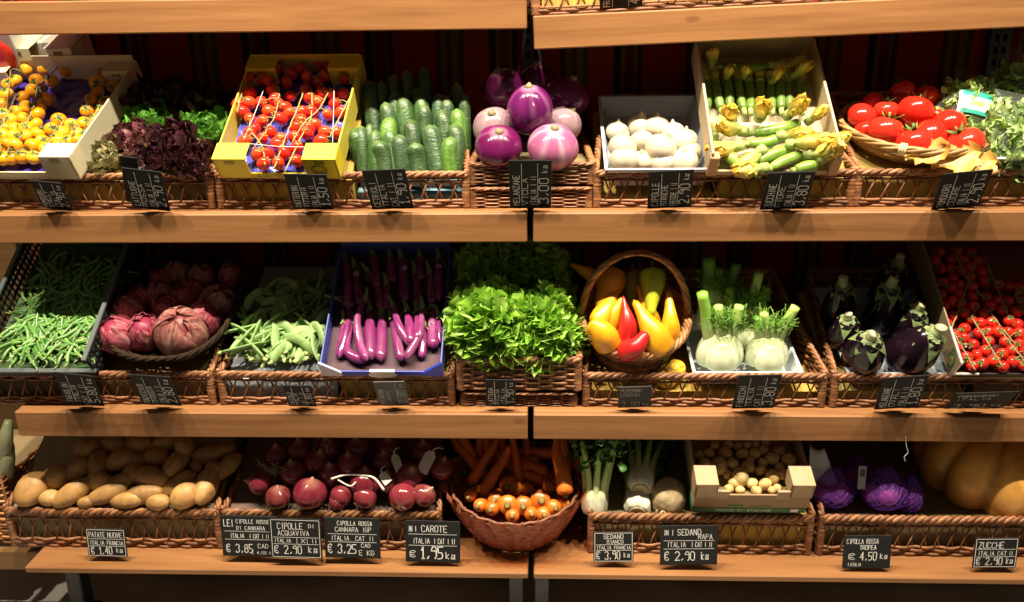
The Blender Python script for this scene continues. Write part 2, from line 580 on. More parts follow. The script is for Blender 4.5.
def basket_kit(w_, d, hf, hb, tp, name='wicker_basket', lattice=True):
    """Display basket, low lattice front, solid sloping sides, high back. Origin: middle of the front bottom edge."""
    K = Kit(name)
    h = w_/2
    mb = MB()                                            # ---- front
    if lattice:
        lo, hi = .020, hf-.024
        Pf = lambda z: (lambda q: V((-h+w_*q, 0, z)))
        k = int(w_/.03)
        for z in (.0035, .0105, .0175, hf-.021, hf-.0135):
            strand(mb, lambda q: V((-h+w_*q, .0035*math.sin(PI*k*q+ (z*1e4) % 6), z+.001*math.sin(11*q+z*900))), k*3, .0034)
        n = int(w_/.034)
        for i in range(n):
            x = -h+.015+(w_-.03)*(i+.15)/n; x2 = x+.023
            for (a, b, y) in ((x, x2, -.002), (x2, x, .003)):
                mb.col = wc()
                mb.tube([(a, y, lo-.008), ((a+b)/2, y+.001, (lo+hi)/2), (b, y, hi+.008)], .0021, 5)
    else:
        weave(mb, lambda q, t: V((-h+w_*q, 0, hf*t)), V((0, 1, 0)), w_, int(hf/.0078))
    for sx in (-1, 1): corner_post(mb, (sx*(h-.004), .004, 0), hf)
    K.rootmesh = None
    K.part('front_panel', mb, M['wicker'])
    for sx in (-1, 1):                                   # ---- sides
        mb = MB()
        N = V((sx, 0, 0))
        def P(q, t, sx=sx): return V((sx*(h-tp*q), d*q, hb*t))
        def s0(t):
            z = hb*t
            return (0, 1) if z < hf else (min(1, ((z-hf)/(hb-hf))**.9), 1)
        weave(mb, P, N, d, int(hb/.0082), .03, .0036, .0035, s0)
        K.part('side_panel', mb, M['wicker'])
    mb = MB()
    weave(mb, lambda q, t: V((-(h-tp)+2*(h-tp)*q, d, hb*t)), V((0, 1, 0)), 2*(h-tp), int(hb/.0082))
    for sx in (-1, 1): corner_post(mb, (sx*(h-tp), d-.003, 0), hb, .009)
    K.part('back_panel', mb, M['wicker'])
    mb = MB()
    n = 9
    side = lambda sx: [(sx*(h-tp*(i/n)), d*i/n, hf+(hb-hf)*(i/n)**1.1) for i in range(n+1)]
    braid(mb, side(-1)); braid(mb, side(1))
    braid(mb, [(-h, -.003, hf-.004), (0, -.004, hf-.005), (h, -.003, hf-.004)], .005, .0042)
    braid(mb, [(-(h-tp), d, hb), ((h-tp), d, hb)])
    K.part('rim', mb, M['wicker'])
    mb = MB(); mb.col = (.25, .11, .04)
    for i in range(int(d/.014)):
        y = .012+(d-.02)*i/int(d/.014)
        mb.col = wc(); xx = h-tp*y/d-.006
        mb.tube([(-xx, y, .005), (0, y, .0055), (xx, y, .005)], .005, 5)
    K.part('bottom', mb, M['wicker'])
    return K

KB = basket_kit(.575, .40, .085, .222, .04)
KN = basket_kit(.268, .36, .088, .13, .01, 'small_wicker_basket', False)

def lining(parent, x0, x1, y0, z0, y1, beta, col, mat, name='lining', zb=.012, lift=0):
    """Filled inside of a basket: a wedge of packing the produce lies on (basket coordinates)."""
    mb = MB()
    nx, ny = 16, 10
    def top(u, v):
        y = y0+(y1-y0)*v
        e = min(1, min(u, 1-u)*14)
        return V((x0+(x1-x0)*u, y, z0+(y-y0)*math.tan(R(beta)) + .004*n3(u*9+x0*7, v*8, z0) + lift))
    def col_(u, v):
        return mix(col, tuple(c*.7 for c in col), .5+.8*n3(u*12, v*9, x0*5))
    mb.grid(nx, ny, top, col=col_)
    mb.grid(nx, 3, lambda u, v: V((x0+(x1-x0)*u, y0 + .004*n3(u*14, v*4, 3)*(1 if v > .05 else 1), lerp(zb, top(u, 0).z, v))), col=col_)
    mb.grid(nx, 1, lambda u, v: V((x0+(x1-x0)*u, y1, lerp(zb, top(u, 1).z, v))), col=col_)
    for u in (0, 1):
        mb.grid(ny, 1, lambda q, v: V((x0+(x1-x0)*u, y0+(y1-y0)*q, lerp(zb, top(u, q).z, v))), col=col_)
    mb.grid(1, 1, lambda u, v: V((x0+(x1-x0)*u, lerp(y0, y1, v), zb)), col=col_)
    return link(name, mb.mesh(name, mat), parent)

YB = {1: .055, 2: .048, 3: .085}
ZS = {1: 1.0, 2: 1.02, 3: 1.33}
def put_basket(K, t, xc, label, group=None, yf=None):
    b = K.place(TR((XS(xc, t) if t == 1 else xc, YF[t]+(yf if yf is not None else YB[t]), T[t]+.0005), sc=(SX[t], .93 if t == 1 else 1, ZS[t] if K is KB else 1)), label, 'basket', group)
    return b

B = {}
BD = 'brown wicker basket with lattice front '
yl = (.62, .42, .08)
B['t1a'] = put_basket(KB, 1, -1.018, BD+'under the yellow tomato crate and the purple lettuce')
B['t1b'] = put_basket(KB, 1, -.428, BD+'under the yellow crate of red tomatoes and the cucumbers')
B['t1d'] = put_basket(KB, 1, .435, BD+'holding the white onions and the zucchini crate')
B['t1e'] = put_basket(KB, 1, 1.015, BD+'below the big red tomatoes and the bagged salad')
B['t2f'] = put_basket(KB, 2, -1.074, BD+'below the green bean crate and the red radicchio')
B['t2g'] = put_basket(KB, 2, -.478, BD+'holding the flat green beans and the blue eggplant crate')
B['t2h'] = put_basket(KB, 2, .418, BD+'holding the fennel tray under the round pepper basket')
B['t2i'] = put_basket(KB, 2, 1.014, BD+'holding the dark aubergines beside the cherry tomatoes')
B['t3p'] = put_basket(KB, 3, U(222, 540, .015).x-.279, BD+'full of potatoes on the bottom shelf')
B['t3o'] = put_basket(KB, 3, (U(222, 540, .015).x+U(446, 540, .015).x)/2, BD+'full of red onions on the bottom shelf')
B['t3c'] = put_basket(KB, 3, (U(585, 540, .015).x+U(815, 540, .015).x)/2, BD+'carrying the celery and the small potato box')
B['t3j'] = put_basket(KB, 3, U(818, 540, .015).x+.279, BD+'below the orange pumpkin and purple net bags')
B['t0'] = KB.place(TR((.007, YF[0], 1.5665), 0, -1.95, 0) @ TR((.318, .045, .0005), sc=(1.1, .72, 1)), 'cut off brown wicker basket on the tilted top shelf', 'basket')
lining(B['t0'], -.27, .27, .014, .06, .38, 10, yl, M['paper'])
n1 = put_basket(KN, 1, .0027, 'lower narrow wicker basket under the round purple eggplants')
n1.scale = (1.03, .93, .55)
n2 = KN.place(TR((.0035, .056+YF[1], T[1]+.055)), 'upper narrow wicker basket holding the round purple eggplants', 'basket')
n2.scale = (1.05, .93, .58)
# ------------------------------------------------------------------ produce, one kit per kind
def calyx(mb, r_, z, n=5, up=.25, col=(.10, .22, .03), w_=.28, curl=0.0):
    for k in range(n):
        a = 2*PI*k/n+rnd.uniform(-.2, .2)
        d = V((math.cos(a), math.sin(a), 0)); e = V((-d.y, d.x, 0))
        L_ = r_*rnd.uniform(.85, 1.15)
        def fn(u, v):
            wv = w_*r_*(1-v)**.7*(1 if v > .02 else .6)*(u-.5)*2
            return d*(L_*v)+e*wv+V((0, 0, z+L_*(up*v*v+.05-curl*v)-abs(u-.5)*.1*r_))
        mb.grid(2, 4, fn, col=lambda u, v: mix(col, tuple(c*1.4 for c in col), v))

def tomato_body(r_, col, sq=.86, lob=0, nl=5, n=18, dim=.12, long=1.0):
    mb = MB()
    pr = []
    m_ = 13
    for i in range(m_+1):
        t = PI*(.03+.95*i/m_)
        rr = math.sin(t)*r_; z = -math.cos(t)*r_*sq*long
        if i > m_-3: z -= dim*r_*(i-(m_-3))/3
        pr.append((max(rr, .0006), z))
    mb.lathe(pr, n, lambda p, u, a: V((p.x*(1+lob*math.cos(nl*a)*sst(.3, 1, u)), p.y*(1+lob*math.cos(nl*a)*sst(.3, 1, u)), p.z)),
             lambda u, a: mix(col, tuple(c*.8+.04*(i == 1) for i, c in enumerate(col)), sst(.85, 1, u)))
    return mb

def tomato_kit(name, r_, col, **k):
    K = Kit(name)
    K.root(tomato_body(r_, col, **k), M['gloss'])
    mb = MB(); calyx(mb, r_*.62, r_*k.get('sq', .86)*k.get('long', 1)*(.86), 5, .5, (.09, .17, .03))
    mb.col = (.12, .2, .04); mb.tube([(0, 0, r_*.6*k.get('long', 1)), (.1*r_, 0, r_*1.05*k.get('long', 1))], r_*.07, 5)
    K.part('calyx', mb, M['matte'])
    return K

def veg_tube(path, rad, n, col, mat, name, ends=True, prof=None, segs=None, flat=1.0):
    """Rounded-end vegetable along a path; rad(u)."""
    sg = segs or 14
    P = spline(path, sg+1)
    us = [i/sg for i in range(sg+1)]
    mb = MB()
    mb.tube(P, [max(.0004, rad(u)) for u in us], n, col, True, flat, prof)
    return mb

def capsule(u, a=.12, b=.12):
    if u < a: return math.sqrt(max(0, 1-((a-u)/a)**2))
    if u > 1-b: return math.sqrt(max(0, 1-((u-1+b)/b)**2))
    return 1.0

# cucumbers, standing on end: the tip is the origin, the body hangs down
KCU = []
for i, (hue, ln) in enumerate((((.030, .068, .022), .15), ((.042, .105, .025), .15), ((.085, .19, .026), .14), ((.034, .076, .030), .16))):
    K = Kit('cucumber')
    bend = rnd.uniform(-.008, .008)
    def c_(u, k, hue=hue):
        st = .75+.45*(.5+.5*math.cos(2*PI*k*6))
        return mix(tuple(x*st for x in hue), (.16, .26, .07), .55*sst(.86, 1, 1-u)+.25*max(0, n3(u*14, k*9, i)))
    K.root(veg_tube([(0, 0, 0), (bend, 0, -ln*.35), (bend*.6, 0, -ln*.7), (0, 0, -ln)], lambda u: .0172*capsule(u, .22, .12)*(1+.05*math.sin(PI*u)), 16, c_, None, '', segs=20,
                    prof=lambda u, a: 1+.02*math.cos(6*a)+.012*n3(u*30, a*4)), M['bumpy'])
    KCU.append(K)

# round eggplants
def round_eggplant(name, r_, c1, c2, c3, streak, ell=1.0):
    K = Kit(name)
    pr = [(max(.001, r_*math.sin(PI*(.02+.95*i/16))*(1-.10*max(0, (i/16-.55)))), -ell*r_*math.cos(PI*(.02+.95*i/16))) for i in range(17)]
    ph = rnd.uniform(0, 6)
    def c_(u, a):
        s_ = n3(math.cos(a)*2.2+ph, math.sin(a)*2.2, u*.8)
        c = mix(c1, c2, sst(-.1, .5, s_)*.8)
        c = mix(c, c3, .8*streak*sst(.2, .5, n3(math.cos(a)*3.5+ph*2, math.sin(a)*3.5, u*.5)))
        return mix(c, c3, sst(.86, .97, u)*.6)
    K.root(MB().lathe(pr, 30, lambda p, u, a: V((p.x*(1+.03*math.cos(4*a+ph)*u), p.y*(1+.03*math.cos(4*a+ph)*u), p.z)), c_), M['gloss'])
    mb = MB(); calyx(mb, r_*.74, ell*r_*.90, 7, -.46, (.27, .23, .15), .36)
    mb.col = (.22, .17, .09); mb.tube([(0, 0, ell*r_*.80), (.002, 0, ell*r_*.98), (.006, .003, ell*r_*1.07)], [.012, .010, .009], 8)
    K.part('calyx', mb, M['matte'], label='dry pale calyx')
    return K

# white onion
def onion_kit(name, r_, c1, c2, tip, sq=.86, root=True, mat='satin'):
    K = Kit(name)
    pr = []
    for i in range(17):
        t = PI*(.03+.94*i/16)
        rr = math.sin(t)*r_; z = -math.cos(t)*r_*sq
        if i >= 14: rr = r_*(.34, .14, .07)[i-14]; z = r_*sq*(.93, 1.10, 1.34)[i-14]
        pr.append((max(.0008, rr), z))
    ph = rnd.uniform(0, 9)
    def c_(u, a):
        g = .5+.5*math.sin(a*15+2*n3(a*2+ph, u*2))
        return mix(mix(c1, c2, .30*g+.5*sst(-.2, .5, n3(math.cos(a)*2+ph, math.sin(a)*2, u*2))), tip, sst(.82, .97, u)*.8)
    K.root(MB().lathe(pr, 24, lambda p, u, a: V((p.x*(1+.04*n3(ph, a, u*2))+.02*r_*math.sin(ph)*sst(.8, 1, u)*3, p.y*(1+.04*n3(ph+4, a, u*2)), p.z)), c_), M[mat])
    if root:
        mb = MB(); mb.col = tuple(x*.75 for x in tip)
        for k in range(14):
            a = rnd.uniform(0, 2*PI); q = rnd.uniform(0, .12)*r_
            p = V((q*math.cos(a), q*math.sin(a), -r_*sq*.97))
            mb.tube([p, p+V((math.cos(a)*.1*r_, math.sin(a)*.1*r_, -.08*r_)), p+V((math.cos(a)*.22*r_, math.sin(a)*.22*r_, -.06*r_))], .0006, 4)
        K.part('roots', mb, M['matte'])
    return K

def leaf_grid(mb, L_, W_, base, tipc, rib, bend=.4, ruf=.18, fr=9, nu=8, nv=12, seed=0, point=.5, mat=None, cup=.25, fine=0.0):
    """One leaf: from the origin along +y, bending up; ruffled towards the edge."""
    b0 = len(mb.v)
    def fn(u, v):
        x = (u-.5)*2
        wv = W_*.5*(math.sin(PI*min(1, (v*.93+.05)))**.6 if v < .55 else (math.sin(PI*(.5+.5*min(1, (v-.42)/.58)))**point if v < 1 else 0))
        wv = W_*.5*((.22+.78*sst(0, .5, v)) * (math.sqrt(max(0, 1-((v-.55)/.45)**2)) if v > .55 else 1))
        e = abs(x)
        edge = max(e**2, sst(.7, 1, v)*.9)
        a = fr*v+x*2.0
        dz = ruf*W_*edge*(math.sin(a*2.1+seed)+.6*math.sin(a*4.7+seed*2+x))
        dx = ruf*W_*edge*.7*math.cos(a*2.9+seed)
        q = bend*v
        y = L_*math.sin(q*1.2)/(bend*1.2+1e-6)
        z = L_*(1-math.cos(q*1.2))/(bend*1.2+1e-6)
        p = V((x*wv+dx, y+ruf*W_*edge*.5*math.sin(a*3.3+2*seed), z+dz+cup*W_*x*x))
        if fine: p += V((n3(p.x*75, p.y*75, seed), n3(p.y*75, p.z*75+5, seed), n3(p.z*75, p.x*75, seed+9)))*fine*(.25+.75*edge)
        return mat @ p if mat else p
    def c_(u, v):
        x = abs(u-.5)*2
        c = mix(base, tipc, max(x**1.5*.8, sst(.3, .95, v)))
        c = mix(c, rib, (1-sst(.0, .16, x))*(1-v*.75))
        k = 1+.25*n3(u*6, v*9, seed)
        return tuple(q*k for q in c)
    mb.grid(nu, nv, fn, col=c_)

def lettuce_kit(name, n, L_, W_, base, tipc, rib, ruf, seed, nu=8, nv=12, spread=1.0, fine=0.0, flatz=1.0, tall=.9):
    r2 = random.Random(seed)
    K = Kit(name)
    mb = MB()
    for i in range(n):
        q = (i+.5)/n                     # 0 inner .. 1 outer
        az = i*2.399963+r2.uniform(-.3, .3)
        el = lerp(1.35, .15, q**tall)+r2.uniform(-.15, .15)
        m_ = Matrix.Rotation(az, 4, 'Z') @ Matrix.Translation((0, L_*.05*spread, 0)) @ Matrix.Rotation(el, 4, 'X')
        k = lerp(.72, 1.05, q)*r2.uniform(.88, 1.1)
        leaf_grid(mb, L_*k, W_*k, base, mix(tipc, tuple(c*1.25 for c in tipc), r2.random()), rib, r2.uniform(.2, .9), ruf*r2.uniform(.8, 1.2), r2.uniform(7, 12), nu, nv, r2.uniform(0, 20), .5, m_, .25, fine)
    K.root(mb, M['leaf'])
    mb = MB(); mb.col = rib
    mb.tube([(0, 0, -.01), (0, 0, .03)], [.014, .02], 10)
    K.part('stump', mb, M['satin'])
    return K

KRL = [lettuce_kit('red_leaf_lettuce', 30, .085, .05, (.09, .05, .035), (.055, .013, .020), (.25, .16, .10), .16, 5+i, 6, 9) for i in range(2)]
KRP = lettuce_kit('red_leaf_lettuce', 28, .075, .05, (.30, .22, .16), (.16, .045, .055), (.5, .42, .3), .16, 8, 6, 9)
KRV = lettuce_kit('red_leaf_lettuce', 28, .075, .05, (.26, .40, .10), (.30, .26, .12), (.60, .62, .40), .16, 9, 6, 9)
KGL = lettuce_kit('green_lettuce', 26, .08, .06, (.16, .36, .05), (.09, .27, .03), (.4, .55, .2), .15, 11, 7, 10)

# potatoes
def potato_kit(name, a, b, c, seed, col=(.42, .23, .07)):
    K = Kit(name)
    mb = MB()
    def fn(p, u, t):
        d = V((p.x/a, p.y/b, p.z/c))
        k = 1+.10*n3(d.x*1.1+seed, d.y*1.1, d.z*1.1)+.03*n3(d.x*3+seed, d.y*3, d.z*3)
        return p*k
    pr = [(max(.0005, math.sin(PI*(.02+.96*i/12))), -math.cos(PI*(.02+.96*i/12))) for i in range(13)]
    mb.lathe(pr, 16, lambda p, u, t: fn(V((p.x*a, p.y*b, p.z*c)), u, t),
             lambda u, t: mix(col, (.30, .17, .07), .9*sst(.15, .5, n3(math.cos(t)*2+seed, math.sin(t)*2, u*6))))
    K.root(mb, M['peel'])
    return K

def leafy_kit_small(mb, c, n, size, col, r2, up=(0, 0, 1), spread=1.0):
    """Cluster of little celery-like leaves round c."""
    for i in range(n):
        d = V((r2.gauss(0, 1), r2.gauss(0, 1), r2.gauss(0, 1)))*spread
        p = V(c)+d
        z = V((r2.uniform(-1, 1), r2.uniform(-1, 1), r2.uniform(-.3, 1)))
        m_ = aim(p, z, r2.uniform(0, 6))
        k = size*r2.uniform(.6, 1.3)
        cc = mix(col, tuple(x*1.7 for x in col), r2.random())
        leaf_grid(mb, k, k*.8, cc, cc, cc, .8, .12, 9, 3, 4, r2.uniform(0, 9), .5, m_)

def curly_kit(name, n, rx, rz, seed):
    """Frilly lettuce: a dome of small, tightly ruffled leaf ends."""
    r2 = random.Random(seed)
    K = Kit(name)
    mb = MB()
    for i in range(n):
        q = (i+.5)/n
        th = math.acos(1-1.25*q); az = i*2.399963
        d = V((math.sin(th)*math.cos(az), math.sin(th)*math.sin(az), math.cos(th)))
        k = r2.uniform(.62, 1.0)
        p = V((d.x*rx, d.y*rx, d.z*rz))*k
        z = (d+V((r2.uniform(-.5, .5), r2.uniform(-.5, .5), r2.uniform(-.2, .6)))).normalized()
        # leaf grows along local y: make y the outward direction
        y_ = z; x_ = y_.cross(V((r2.uniform(-1, 1), r2.uniform(-1, 1), r2.uniform(-1, 1)))).normalized(); z_ = x_.cross(y_)
        m_ = Matrix((x_, y_, z_)).transposed().to_4x4(); m_.translation = p-y_*.028
        t = r2.random()
        base = mix((.13, .32, .025), (.24, .48, .05), t)
        tip = mix((.26, .56, .045), (.46, .74, .11), t)
        L_ = .058*r2.uniform(.85, 1.15); sp = r2.uniform(.75, 1.15); kw = r2.uniform(3.5, 5.5); ph = r2.uniform(0, 6); am = L_*r2.uniform(.20, .30); cu = r2.uniform(-.2, .9)
        rib = (.42, .58, .2)
        def fn(u, v):
            th_ = (u-.5)*2*sp
            e = v**2.2
            rr = L_*v*(1+.10*e*math.sin(2*PI*kw*2.3*u+ph*2))*(1-.18*abs(u-.5)*2)
            w1 = math.sin(2*PI*kw*u+ph); w2 = math.sin(2*PI*kw*2.1*u+ph*1.7)
            return m_ @ V((rr*math.sin(th_)+am*.35*e*math.cos(2*PI*kw*u+ph), rr*math.cos(th_)-cu*L_*.35*v*v, am*e*(w1+.45*w2)+cu*L_*.5*v*v))
        def cl(u, v):
            c_ = mix(base, tip, v*1.1+.25*math.sin(2*PI*kw*u+ph)*v)
            return mix(rib, c_, min(1, .25+abs(u-.5)*9*(.4+v)))
        mb.grid(34, 6, fn, col=cl)
    K.root(mb, M['leaf'])
    mb = MB(); mb.col = (.5, .6, .3)
    mb.tube([(0, 0, -.03), (0, 0, .03)], [.014, .02], 10)
    K.part('stump', mb, M['satin'])
    return K
# ------------------------------------------------------------------ crates
def crate(name, w_, d, hs, hf, hb, mt, label, out, inn, corner=None, ch=.06, mat='card', th=.004, cd=.05, cat='crate'):
    r = empty(name, mt, label, cat)
    h = w_/2
    def P(n, mb, lb=None):
        o = link(n, mb.mesh(n, M[mat], False), r)
        if lb: o['label'] = lb
        return o
    s = MB(); s.col = inn; s.box(-h, h, 0, d, 0, th); P('base', s)
    for sx in (-1, 1):
        s = MB(); s.col = mix(out, inn, .5)
        x = sx*h
        a, b = min(x, x-sx*th), max(x, x-sx*th)
        s.box(a, b, 0, d, th, hs, None, .001); P('side_panel', s)
    s = MB(); s.col = out; s.box(-h+th, h-th, 0, th, th, hf, None, .001); P('front_panel', s)
    s = MB(); s.col = mix(out, inn, .5); s.box(-h+th, h-th, d-th, d, th, hb, None, .001); P('back_panel', s)
    if corner:
        for sy in (0, 1):
            for sx in (-1, 1):
                s = MB(); s.col = out
                x0 = sx*h; x1 = sx*(h-corner)
                a, b = min(x0, x1), max(x0, x1)
                y0, y1 = (-.002, cd) if sy == 0 else (d-cd, d+.002)
                s.box(a-.001, b+.001, y0, y0+th, th, ch, None, .001)
                s.box(a-.001, b+.001, y1-th, y1, th+.03, ch, None, .001) if False else None
                xs = x0-sx*th
                s.box(min(x0, xs)-.001, max(x0, xs)+.001, y0, y1, th, ch, None, .001)
                # top flap, with the notch of the stacking tab
                s.box(a-.001, b+.001, y0, y1, ch, ch+.003, None, .001)
                s.col = tuple(c*.45 for c in out)
                xm = (a+b)/2
                s.box(xm-.012, xm+.012, y0-.0008, y0+.001, ch-.014, ch-.004)
                P('corner_flap', s)
    return r

def tissue(parent, x0, x1, y0, y1, z, col, amp=.008, fr=30, name='tray_liner', mat='tissue', nx=40, ny=40, sd=0, lab=None, d=.4):
    mb = MB()
    def fn(u, v):
        x = lerp(x0, x1, u); y = lerp(y0, y1, v)
        return V((x, y, z+amp*(n3(x*fr+sd, y*fr, 1)+.5*n3(x*fr*2.3, y*fr*2.3+sd, 2))))
    mb.grid(nx, ny, fn, col=lambda u, v: mix(col, tuple(c*1.5 for c in col), .5+n3(u*17+sd, v*17)))
    o = link(name, mb.mesh(name, M[mat]), parent)
    if lab: o['label'] = lab
    return o

# ------------------------------------------------------------------ fruit on the vine
def seg_d(p, a, b):
    ax, ay = a; bx, by = b; px, py = p
    dx, dy = bx-ax, by-ay
    t = max(0, min(1, ((px-ax)*dx+(py-ay)*dy)/(dx*dx+dy*dy+1e-9)))
    return math.hypot(px-ax-t*dx, py-ay-t*dy)

def trusses(pl, off, fruits, vines, kits, label_fn, cat, group, rr, name='tomato_truss', part='tomato', stemcol=(.30, .27, .10), sr=.0016, lift=.9):
    """fruits: photo spots; every fruit belongs to the nearest vine."""
    buckets = [[] for _ in vines]
    for f in fruits:
        ds = [min(seg_d(f[:2], vn[i], vn[i+1]) for i in range(len(vn)-1)) for vn in vines]
        buckets[ds.index(min(ds))].append(f)
    for i, (vn, fs) in enumerate(zip(vines, buckets)):
        if not fs: continue
        pts = [pl.hit(px, py, off+rr*lift+rr) for px, py in vn]
        root = pts[len(pts)//2].copy()
        r = empty(name, Matrix.Translation(root), label_fn(i), cat, group)
        path = spline(pts, 5*len(pts)+4)
        path = [p+V((.002*n3(k*.9, i), .002*n3(k*.9, i+7), .002*n3(k*.8, i+3))) for k, p in enumerate(path)]
        mb = MB(); mb.col = stemcol
        mb.tube([p-root for p in path], sr, 6)
        for f in fs:
            K = rnd.choice(kits)
            c = pl.hit(f[0], f[1], off+rr+rnd.uniform(0, .35)*rr)
            q = min(path, key=lambda p: (p-c).length)
            d = (q-c)
            z = d.normalized()*1.0+V((rnd.uniform(-.5, .5), rnd.uniform(-.9, .1), rnd.uniform(-.2, .5)))
            s_ = rnd.uniform(.9, 1.08)*(f[2] if len(f) > 2 else 1)
            m_ = aim(c-root, z, rnd.uniform(0, 6), s_)
            t = link(part, K.rootmesh, r, m_)
            for (n_, me, p_, lb, at) in K.parts: link(n_, me, t, at)
            tip = c+z.normalized()*rr*.95
            mb.tube([q-root, (q+tip)/2+V((0, 0, .004))-root, tip-root], sr*.7, 5)
        link('stem', mb.mesh('stem', M['matte']), r)

def zpx(ox, oy, k, lst): return [((ox+a[0]*k, oy+a[1]*k)+tuple(a[2:])) for a in lst]

OY = YF[1]
# ---- yellow cherry tomatoes in the cream crate, far left
BT = 37
z1 = T[1]
BY = 29
pyl = Plane(.036, z1+.079, BY)
cream = (.72, .66, .42)
xr_ = pyl.hit(88, 172).x
WY = .413
cy = crate('tomato_crate', WY, .40, .066, .020, .085, TR((xr_-WY/2, .036+OY, z1+.079), BY, 0, -4), 'cream cardboard crate holding yellow cherry tomatoes on the vine', cream, (.62, .58, .44), .075, .064)
tissue(cy, -WY/2+.006, WY/2-.006, .006, .394, .016, (.040, .026, .22), .010, 26, lab='shiny violet plastic liner')
lining(B['t1a'], -.26, .12, .012, .064, .36, BY, (.45, .30, .07), M['paper'])
KY = [tomato_kit('tomato', .0180, c) for c in ((.86, .37, .012), (.88, .42, .02), (.80, .30, .010))]
yf = [(100,150),(165,148),(228,120),(250,152),(138,192),(197,193),(60,190),(125,230),(385,168),(455,140),(435,190),(365,200),(367,230),(425,215),(30,205),
 (343,262),(330,305),(172,260),(88,255),(25,242),(15,280),(100,290),(150,290),(60,310),(142,318),(400,275),(388,308),(366,342),(350,378),(325,402),
 (22,370),(40,340),(90,335),(135,355),(222,340),(268,358),(318,352),(60,372),(100,372),(145,390),(195,375),(235,388),(290,390),(10,400),(55,403),(98,400),(215,415),(262,420),
 (5,445),(58,437),(122,437),(175,447),(225,445),(12,483),(45,483),(85,478),(128,480),(182,487),(215,478),(10,320),(-20,300),(-25,350),(-30,400),(-30,440),(-25,480),(160,420),(25,430),(290,415)]
yv = [[(40,150),(30,250),(10,350),(-30,420)],[(60,240),(42,290),(15,345),(-8,400)],[(140,200),(132,270),(110,330),(75,410)],[(230,120),(190,170),(150,200)],[(390,150),(385,260),(340,345),(318,390)],[(465,130),(440,200),(350,215),(335,300)],[(240,340),(215,380),(180,430)],[(-30,462),(70,460),(150,465),(240,468)],[(300,360),(260,400),(225,440)]]
yw = ['at the left edge of the crate, dim at the top', 'second row from the left', 'running down the middle of the left half', 'lying dim at the back near the middle', 'along the right side of the crate',
      'dim at the back right corner', 'in front of the violet gap', 'lying across the front edge', 'right of the middle, near the front']
trusses(pyl, .020, zpx(0, 30, .2658, yf), [zpx(0, 30, .2658, v) for v in yv], KY, lambda i: 'vine of yellow cherry tomatoes '+yw[i], 'tomatoes', 'yellow cherry tomato vines', .0175)
# the printed carton leaning behind the crate
r = empty('flap_carton', TR((U(53, 50, .42).x, .415+OY, T[1]+.30), 22), 'open cream carton with raised flaps behind the yellow tomato crate', 'carton')
s = MB(); s.col = (.60, .58, .46); s.box(-.10, .10, 0, .05, 0, .085, None, .002); link('box', s.mesh('box', M['card'], False), r)
for sx, c in ((-1, (.62, .60, .36)), (1, (.62, .62, .58))):
    s = MB(); s.col = c
    s.box(sx*.055-.036, sx*.055+.036, -.045, .05, .0855, .089, None, .001); s.box(sx*.055-.036, sx*.055+.036, -.048, -.045, .055, .089, None, .001)
    s.col = (.12, .09, .05); s.box(sx*.055-.012, sx*.055+.012, -.0488, -.047, .070, .080)
    link('flap', s.mesh('flap', M['card'], False), r)
r = empty('fruit_carton', TR((-1.44, .36+OY, z1+.30), 30, 0, 8), 'white carton with a printed red round fruit, behind the yellow tomatoes', 'carton')
s = MB(); s.col = (.72, .72, .70); s.box(-.10, .10, -.004, .06, 0, .125, None, .002); link('box', s.mesh('box', M['card'], False), r)
s = MB()
s.lathe([(.047, 0), (.046, .004), (.035, .009), (.018, .012), (.001, .013)], 24, lambda p, u, a: V((p.x+.045, -p.z-.004, p.y*1.15+.055)), lambda u, a: (.55, .03, .02))
link('printed_fruit', s.mesh('printed_fruit', M['gloss']), r)
s = MB(); s.col = (.04, .2, .05); s.box(.02, .045, -.0195, -.015, .03, .05); link('printed_leaf', s.mesh('printed_leaf', M['card'], False), r)

# ---- the red leaf and green lettuces
plet = Plane(.05, z1+.085, 27)
lining(B['t1a'], .12, .277, .012, .06, .385, 24, (.20, .16, .06), M['paper'])
def put_let(K, px, py, off, tilt, sc, spin, lab, name='lettuces in the basket', pl=None):
    p = (pl or plet).hit(px, py, off)
    return K.place(aim(p-V((0, 0, .02)), (tilt[0], tilt[1], .8), spin, sc), lab, 'lettuce', None)
put_let(KRL[0], 181, 146, .022, (.05, -.75), 1.0, .3, 'large dark purple leaf lettuce right of the leaning price sign')
put_let(KRL[1], 190, 163, .006, (.45, -.7), .85, 1.9, 'dark purple leaf lettuce hanging over the basket rim beside the yellow crate')
put_let(KRL[1], 160, 158, .010, (-.1, -.9), .75, 4.0, 'dark purple leaf lettuce just above the leaning price sign')
put_let(KRP, 136, 140, .014, (-.2, -.7), .95, 2.2, 'pinkish purple leaf lettuce left of the dark purple one')
put_let(KRV, 112, 156, .006, (-.3, -.8), .90, 5.0, 'greenish speckled leaf lettuce beside the corner of the yellow tomato crate')
put_let(KGL, 150, 122, .012, (0, -.4), .85, 1.0, 'bright green lettuce behind the purple lettuces, near the yellow tomatoes')
put_let(KGL, 209, 129, .010, (.1, -.4), .90, 3.0, 'bright green lettuce behind the purple lettuces, beside the red tomato crate')
for i, (px, py, lb) in enumerate(((140, 103, 'dark purple lettuce in the shade at the back, left of two others'), (172, 103, 'dark purple lettuce in the shade at the back, between two others'), (206, 108, 'dark purple lettuce in the shade at the back, next to the red tomato crate'))):
    put_let(KRL[i % 2], px, py, .01, (0, -.3), 1.0, i*2.0, lb)

